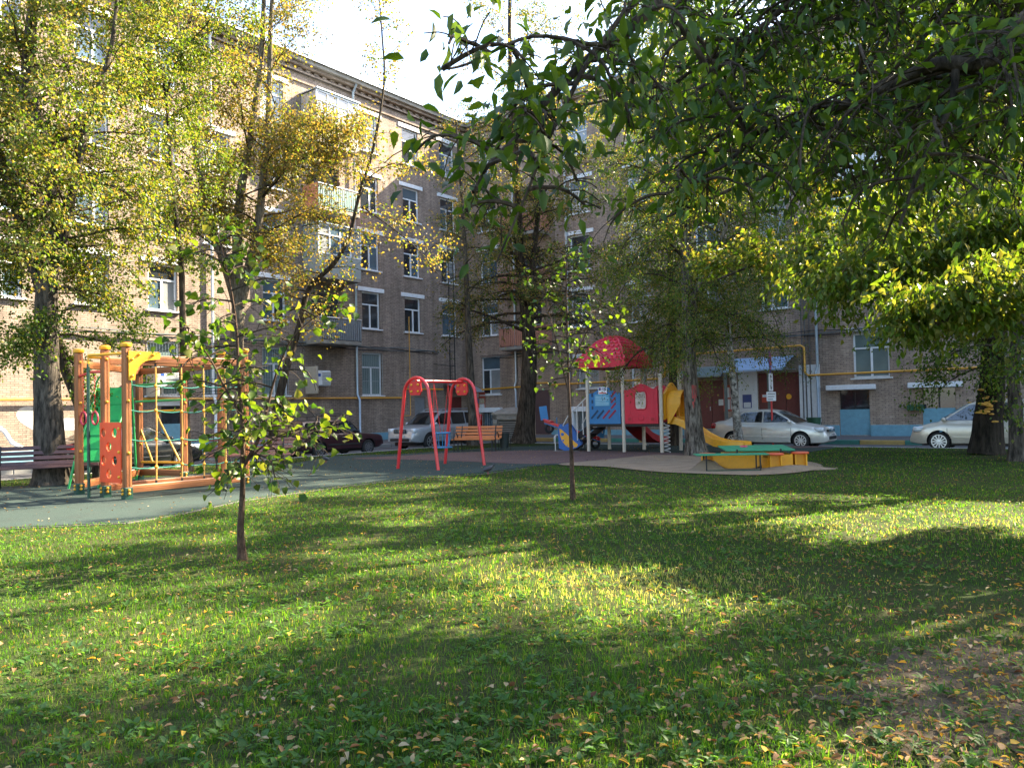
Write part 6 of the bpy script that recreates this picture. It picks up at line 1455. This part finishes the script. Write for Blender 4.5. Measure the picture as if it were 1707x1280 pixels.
# --- foreground maple: trunk just outside the frame on the right, boughs across the top
def fg_keep(p):
    """boughs thin out towards the open sky over the wing A roof"""
    return True
b16 = V3((5.3, 3.4, 0))
pd_ = lambda l: [at(x, y, d) for x, y, d in l]
limbs = [
    ([V3((5.3, 3.4, 0)), V3((5.25, 3.5, 1.5)), V3((5.1, 3.7, 3.0)), V3((4.8, 4.1, 4.6)), V3((4.5, 4.6, 6.5)), V3((4.3, 4.8, 8.5))], .24, .05, 1.8),
    ([V3((5.1, 3.7, 3.1))] + pd_([(1800, 20, 4.2), (1707, 63, 4.3), (1634, 105, 4.3), (1557, 109, 4.4), (1458, 155, 4.6), (1388, 183, 4.7), (1318, 214, 4.9), (1240, 225, 5.0)]), .075, .012, 1.0),
    ([V3((4.9, 4.0, 4.3))] + pd_([(1560, -260, 4.6), (1250, -120, 4.4), (1104, 0, 4.0), (1040, 55, 3.9), (985, 95, 3.8), (900, 180, 3.7), (855, 235, 3.7), (815, 275, 3.6), (790, 320, 3.6)]), .05, .006, .45),
    (pd_([(1150, -60, 4.2), (1064, 0, 3.9), (990, 88, 3.7), (940, 180, 3.6), (911, 240, 3.5), (874, 332, 3.5), (828, 437, 3.5)]), .018, .004, .38),
    (pd_([(1040, 55, 3.9), (999, 75, 3.7), (889, 61, 3.5), (780, 107, 3.4), (735, 116, 3.3)]), .014, .004, .36),
    ([V3((4.9, 4.0, 4.4))] + pd_([(1400, -200, 4.6), (1139, 0, 4.5), (1156, 70, 4.6), (1196, 144, 4.7), (1235, 201, 4.8), (1240, 235, 4.8), (1210, 275, 4.7), (1150, 300, 4.6), (1110, 325, 4.5)]), .03, .006, .5),
    (pd_([(1594, 109, 4.35), (1585, 176, 4.3), (1539, 267, 4.3), (1500, 376, 4.3)]), .025, .008, .6),
    ([V3((4.8, 4.1, 4.5)), V3((4.0, 5.2, 5.2)), V3((3.2, 6.4, 5.4)), V3((2.4, 7.4, 5.2))], .05, .01, .9),
    ([V3((4.9, 4.0, 4.0)), V3((4.6, 5.6, 4.5)), V3((4.2, 7.2, 4.6)), V3((3.7, 8.4, 4.4))], .05, .01, .9),
    ([V3((4.6, 4.4, 5.8)), V3((3.2, 5.0, 6.5)), V3((1.9, 5.4, 6.6)), V3((1.0, 5.6, 6.3))], .045, .01, 1.0),
    ([V3((4.5, 4.5, 6.2)), V3((3.5, 3.0, 7.0)), V3((2.0, 1.8, 7.2)), V3((.4, 1.2, 7.0))], .045, .01, 1.4),
    ([V3((5.0, 3.8, 3.6)), V3((5.3, 5.2, 4.0)), V3((5.1, 6.8, 4.2)), V3((4.8, 8.0, 4.0))], .05, .01, 1.0),
    ([V3((4.85, 4.1, 4.6))] + pd_([(1500, -100, 5.0), (1350, -20, 5.2), (1250, 60, 5.4), (1150, 120, 5.5), (1060, 190, 5.6)]), .04, .008, .7),
    ([V3((5.0, 3.9, 3.8))] + pd_([(1800, 200, 5.2), (1700, 190, 5.4), (1600, 220, 5.6), (1500, 260, 5.8), (1420, 300, 5.9)]), .04, .008, .7),
]
lr = random.Random(91)
for k in range(26):     # the many boughs of the near crown, reaching out over the right half of the view
    e = at(lr.uniform(1010, 1720), lr.uniform(-160, 265), lr.uniform(4.6, 9.0)); s0 = V3((5.0, 3.8, lr.uniform(3.6, 6.0))).lerp(V3((4.5, 4.6, 6.5)), lr.random() * .5)
    mid_ = s0.lerp(e, .5) + V3((0, 0, .35 + .5 * lr.random())); limbs.append(([s0, mid_, s0.lerp(e, .8) + V3((0, 0, .3)), e], .03, .006, .75))
for k in range(11):     # boughs overhead and behind the camera
    e = V3((lr.uniform(-.5, 8), lr.uniform(-1.5, 3.5), lr.uniform(5.0, 8.5))); s0 = V3((4.6, 4.4, lr.uniform(4.6, 6.5))); limbs.append(([s0, s0.lerp(e, .5) + V3((0, 0, .5)), e], .04, .008, 1.3))
tree('ash_leaved_maple', 'near maple with dark overhanging boughs of long pointed leaves', b16, limbs, 26, [14, 32, 13, 6, 5, 18, 8, 24, 26, 24, 22, 26, 26, 24] + [14] * 26 + [15] * 11, 1.0, 7, .42, 5.0, (.094, .42), [GR1, GR2, GR2, GR3], [4, 4, 3, 1.2], BARK, BARK_TWIG, t0=.45, up=(.25, -.35), droop=.35, spread=.09, hang=.38, shape=leaf_hex, prim_r=.16, tprof=lambda t: 1.0, leaf_parts=300)

# red paint mark on the old birch
pmk = []
cb = at(1153, 662, b8.y) - b8; rb_ = .245
pm_ = MB(); rr_ = random.Random(8)
for i in range(7):
    for j in range(5):
        if rr_.random() < .3: continue
        a0, a1 = -1.75 + j * .12, -1.75 + (j + 1) * .12; z0, z1 = cb.z - .34 + i * .1, cb.z - .25 + i * .1 + rr_.uniform(0, .03)
        pm_.add([(cb.x + rb_ * math.cos(a0), cb.y + rb_ * math.sin(a0), z0), (cb.x + rb_ * math.cos(a1), cb.y + rb_ * math.sin(a1), z0), (cb.x + rb_ * math.cos(a1), cb.y + rb_ * math.sin(a1), z1), (cb.x + rb_ * math.cos(a0), cb.y + rb_ * math.sin(a0), z1)], [(0, 1, 2, 3)])
tag(pm_.build('paint_mark', mat('mark_red', (.42, .07, .06), .8, dirt=.5), OLD_BIRCH), 'faded red paint mark', kind='stuff')
# --- saplings on the lawn
b17 = gnd(404, 934)
tree('young_maple', 'young maple with a thin brown stem and broad green leaves before the climbing frame', b17, [(px_([(404, 934), (401, 885), (404, 830), (405, 770), (403, 690), (398, 640), (395, 560), (388, 500), (376, 440), (362, 385)], b17.y), .038, .006), (px_([(405, 778), (428, 738), (443, 690), (460, 625), (490, 560), (548, 512)], b17.y), .026, .005), (px_([(400, 690), (372, 640), (345, 590), (305, 545)], b17.y), .018, .005), (px_([(407, 772), (450, 735), (500, 715), (545, 722)], b17.y), .014, .004)],
     27, [24, 13, 9, 9], .85, 6, .40, 3.2, (.092, .95), [GR1, GR2, GR3, YG], [2.5, 4, 4, 1.4], BARK_BROWN, BARK_TWIG, t0=.3, up=(.4, -.05), droop=.22, spread=.06, flare=.5, hang=.12, shape=leaf_hex, prim_r=.4, leaf_parts=300)
b18 = gnd(955, 833)
tree('young_lime', 'very thin young tree with scattered round leaves on the lawn before the play tower', b18, [(px_([(955, 833), (952, 740), (948, 650), (946, 560), (944, 480), (945, 425)], b18.y), .042, .008), (px_([(949, 660), (932, 590), (915, 520), (905, 470)], b18.y), .015, .004), (px_([(947, 620), (975, 560), (1000, 510)], b18.y), .014, .004)],
     28, [20, 8, 8], .9, 6, .42, 2.7, (.082, .9), [GR1, GR2, GR3], [3, 4, 3], BARK_BROWN, BARK_TWIG, t0=.42, up=(.6, .0), droop=.2, spread=.07, hang=.2, shape=leaf_hex, prim_r=.4)

# ------------------------------------------------------------------ grass, weeds, fallen leaves
def in_poly(P, poly):
    x, y = P[:, 0], P[:, 1]; ins = np.zeros(len(P), bool); n = len(poly)
    for i in range(n):
        x0, y0 = poly[i]; x1, y1 = poly[(i + 1) % n]
        c = ((y0 > y) != (y1 > y)) & (x < (x1 - x0) * (y - y0) / ((y1 - y0) if abs(y1 - y0) > 1e-9 else 1e-9) + x0); ins ^= c
    return ins
RG = np.random.RandomState(77)
_ph = RG.uniform(0, 6.28, (6, 2)); _fr = RG.uniform(.5, 2.6, (6, 2))
def lf_noise(P, s=1.0):
    v = np.zeros(len(P))
    for k in range(6): v += np.sin(P[:, 0] * _fr[k, 0] * s + _ph[k, 0] + 1.3 * np.sin(P[:, 1] * _fr[k, 1] * s * .7 + _ph[k, 1])) * np.cos(P[:, 1] * _fr[k, 1] * s + _ph[k, 1])
    return v / 3.0
def lawn_pts(n, r0, r1, half=.82, p=1.0):
    r = r0 * (r1 / r0) ** (RG.uniform(0, 1, n) ** p); a = RG.uniform(-half, half, n)
    P = np.stack([r * np.sin(a), r * np.cos(a)], 1)
    offA = (P[:, 0] - CORN.x) * NA.x + (P[:, 1] - CORN.y) * NA.y; offB = (P[:, 0] - CORN.x) * NB.x + (P[:, 1] - CORN.y) * NB.y
    ok = (offA > EDGE + .05) & (offB > EDGE + .05) & ~in_poly(P + RG.normal(0, .05, P.shape), RUBBER) & ~in_poly(P + RG.normal(0, .38, P.shape), SANDY)
    return P[ok]
def soil_amt(P):
    s = np.zeros(len(P))
    for q in SOILS: s = np.maximum(s, in_poly(P + RG.normal(0, .2, P.shape), q).astype(float))
    # bare trodden ground spreads unevenly in the right foreground
    d = np.clip((P[:, 0] * .9 - P[:, 1] * .2 + .35) / 2.0, 0, 1) * np.clip((10.5 - P[:, 1]) / 4, 0, 1)
    return np.clip(np.maximum(s * .74, d * (.55 + .5 * lf_noise(P, 1.3))), 0, .96)
def blades(P, h, wd, lean):
    n = len(P); a = RG.uniform(0, 6.28, n); la = RG.uniform(0, 6.28, n); ln_ = RG.uniform(.1, 1.0, n) * lean
    B0 = np.concatenate([P, np.full((n, 1), -.004)], 1); W_ = np.stack([np.cos(a), np.sin(a), np.zeros(n)], 1) * wd[:, None] * .5
    Ld = np.stack([np.cos(la), np.sin(la), np.zeros(n)], 1) * (ln_ * h)[:, None]; up_ = np.array([0, 0, 1.0])
    mid = B0 + Ld * .35 + up_ * (h * .6)[:, None]; tip = B0 + Ld * 1.1 + up_ * (h * (1 - .28 * ln_ ** 2))[:, None]
    V = np.stack([B0 - W_, B0 + W_, mid + W_ * .8, mid - W_ * .8, tip], 1).reshape(-1, 3); i = np.arange(n)[:, None] * 5
    return V, [np.concatenate([i, i + 1, i + 2, i + 3], 1), np.concatenate([i + 3, i + 2, i + 4], 1)]
P = lawn_pts(315000, 2.2, 33.0, .80, .9)
cl = RG.uniform(0, 1, len(P)) < .45; cell = .16; Pc = (np.floor(P / cell) + .5) * cell + lf_noise(P, 3.0)[:, None] * .05
P[cl] = P[cl] * .45 + Pc[cl] * .55
keep_ = RG.uniform(0, 1, len(P)) > np.clip(soil_amt(P) * .95 + np.clip(lf_noise(P, 1.6) - .45, 0, .6), 0, .97)
P = P[keep_]; r = np.hypot(P[:, 0], P[:, 1]); nz = lf_noise(P); nz2 = lf_noise(P, 2.7)
h = RG.uniform(.020, .058, len(P)) * (1 + .35 * np.clip(nz, -.8, 1.2)) * np.where(RG.uniform(0, 1, len(P)) < .02, 1.8, 1.0) * np.where(r > 14, .8, 1)
wd = RG.uniform(.0028, .0055, len(P)) * np.maximum(1, r / 5.5)
V, F = blades(P, h, wd, .9)
gc = pick_cols(RG, len(P), [(.030, .092, .008), (.050, .125, .010), (.090, .155, .016), (.19, .17, .06)], [4, 4, 2, .8], .22) * (1 + .22 * nz2[:, None])
dry = np.exp(-(((P[:, 0] - 1.0) / 1.5) ** 2 + ((P[:, 1] - 7.2) / 1.0) ** 2)) + .7 * np.exp(-(((P[:, 0] - 5.2) / 2.6) ** 2 + ((P[:, 1] - 10.2) / 1.1) ** 2))   # dry straw blades set where the sun patches fall, painting them brighter
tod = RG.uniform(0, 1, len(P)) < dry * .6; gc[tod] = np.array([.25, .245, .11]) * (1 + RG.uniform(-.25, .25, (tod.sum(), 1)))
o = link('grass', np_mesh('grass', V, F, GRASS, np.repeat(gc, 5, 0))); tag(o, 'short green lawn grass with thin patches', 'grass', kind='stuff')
# broad-leaved weeds: rosettes of clover and plantain
Pw = lawn_pts(5200, 2.4, 16, .8, .9); Pw = Pw[(RG.uniform(0, 1, len(Pw)) > soil_amt(Pw) * .5) & (lf_noise(Pw, 1.9) > -.25) | in_poly(Pw, SOILS[0])]
m = 6; n = len(Pw); c = np.repeat(Pw, m, 0); ang = RG.uniform(0, 6.28, n * m); A = np.stack([np.cos(ang), np.sin(ang), RG.uniform(.15, .9, n * m)], 1); A = unit(A)
Lw = np.repeat(RG.uniform(.022, .06, n), m) * RG.uniform(.7, 1.2, n * m); Pp = np.concatenate([c + RG.normal(0, .018, c.shape), RG.uniform(.008, .04, (n * m, 1))], 1)
Nn = np.tile(np.array([0, 0, 1.0]), (n * m, 1)); Nn = unit(Nn - A * (Nn * A).sum(1, keepdims=True))
V, F = leaf_hex(Pp, A, Nn, Lw, Lw * .5, .15)
wc = pick_cols(RG, n * m, [(.045, .11, .022), (.06, .13, .03), (.08, .15, .05)], [4, 3, 1.5], .2)
o = link('weeds', np_mesh('weeds', V, F, GRASS, np.repeat(wc, 7, 0))); tag(o, 'low broad-leaved weeds scattered through the lawn', 'weeds', kind='stuff')
# fallen leaves
DRY = [(.42, .26, .035), (.30, .185, .085), (.24, .14, .065), (.20, .09, .035), (.36, .28, .16), (.12, .06, .03)]
def litter(P, size):
    n = len(P); ang = RG.uniform(0, 6.28, n); tilt = RG.normal(0, .28, n); A = unit(np.stack([np.cos(ang), np.sin(ang), tilt], 1))
    Nn = unit(np.stack([RG.normal(0, .35, n), RG.normal(0, .35, n), np.ones(n)], 1)); Nn = unit(Nn - A * (Nn * A).sum(1, keepdims=True))
    Lg = size * RG.uniform(.55, 1.3, n); Z = RG.uniform(.012, .045, n)
    return np.concatenate([P, Z[:, None]], 1), A, Nn, Lg
Pl = lawn_pts(42000, 2.3, 26, .80, .85)
kp = RG.uniform(0, 1, len(Pl)) < np.clip(.18 + .26 * lf_noise(Pl, 1.1) + .8 * soil_amt(Pl), .03, 1); Pl = Pl[kp]
Pr = np.concatenate([np.stack([RG.uniform(-14, 6, 2600), RG.uniform(12, 30, 2600)], 1)]); Pr = Pr[in_poly(Pr, RUBBER)]
Pp, A, Nn, Lg = litter(np.concatenate([Pl, Pr]), .041)
C = pick_cols(RG, len(Pp), DRY, [3.2, 4, 3, 2, 2.2, 1.5], .22)
dist = np.linalg.norm(Pp - np.array(CAM), axis=1) / Lg; az = np.abs(Pp[:, 0] / np.maximum(.1, Pp[:, 1])); dist[(az > .66) | (Pp[:, 1] < 3.3)] = 1e9
sel = np.argsort(dist)[:280]; rest = np.ones(len(Pp), bool); rest[sel] = False
V, F = leaf_hex(Pp[rest], A[rest], Nn[rest], Lg[rest], Lg[rest] * RG.uniform(.25, .7, rest.sum()), .35)
o = link('leaf_litter', np_mesh('leaf_litter', V, F, LITTER, np.repeat(C[rest], 7, 0))); tag(o, 'dry yellow and brown leaves strewn over lawn and rubber', 'leaf litter', kind='stuff')
lmesh = []
for k, c in enumerate(DRY):
    for fold, asp_ in ((.15, .62), (.5, .36)):
        V, F = leaf_hex(np.zeros((1, 3)), np.array([[1., 0, 0]]), np.array([[0, 0, 1.]]), np.array([1.]), np.array([asp_]), fold); lmesh.append(np_mesh('fallen_leaf', V, F, LITTER, np.repeat(np.array([c]), 7, 0)))
for q, i in enumerate(sel):
    o = link('fallen_leaf', lmesh[RG.choice(12, p=np.repeat([3.2, 4, 3, 2, 2.2, 1.5], 2) / 31.8)])
    a = Vector(A[i]).normalized(); n_ = Vector(Nn[i]); b_ = n_.cross(a).normalized(); n_ = a.cross(b_)
    M = Matrix((a, b_, n_)).transposed().to_4x4() @ Matrix.Scale(float(Lg[i]) * 1.15, 4); M.translation = Vector(Pp[i]); o.matrix_world = M
    tag(o, 'single dry fallen leaf lying in the foreground grass', 'fallen leaf', 'fallen leaves in the foreground grass')
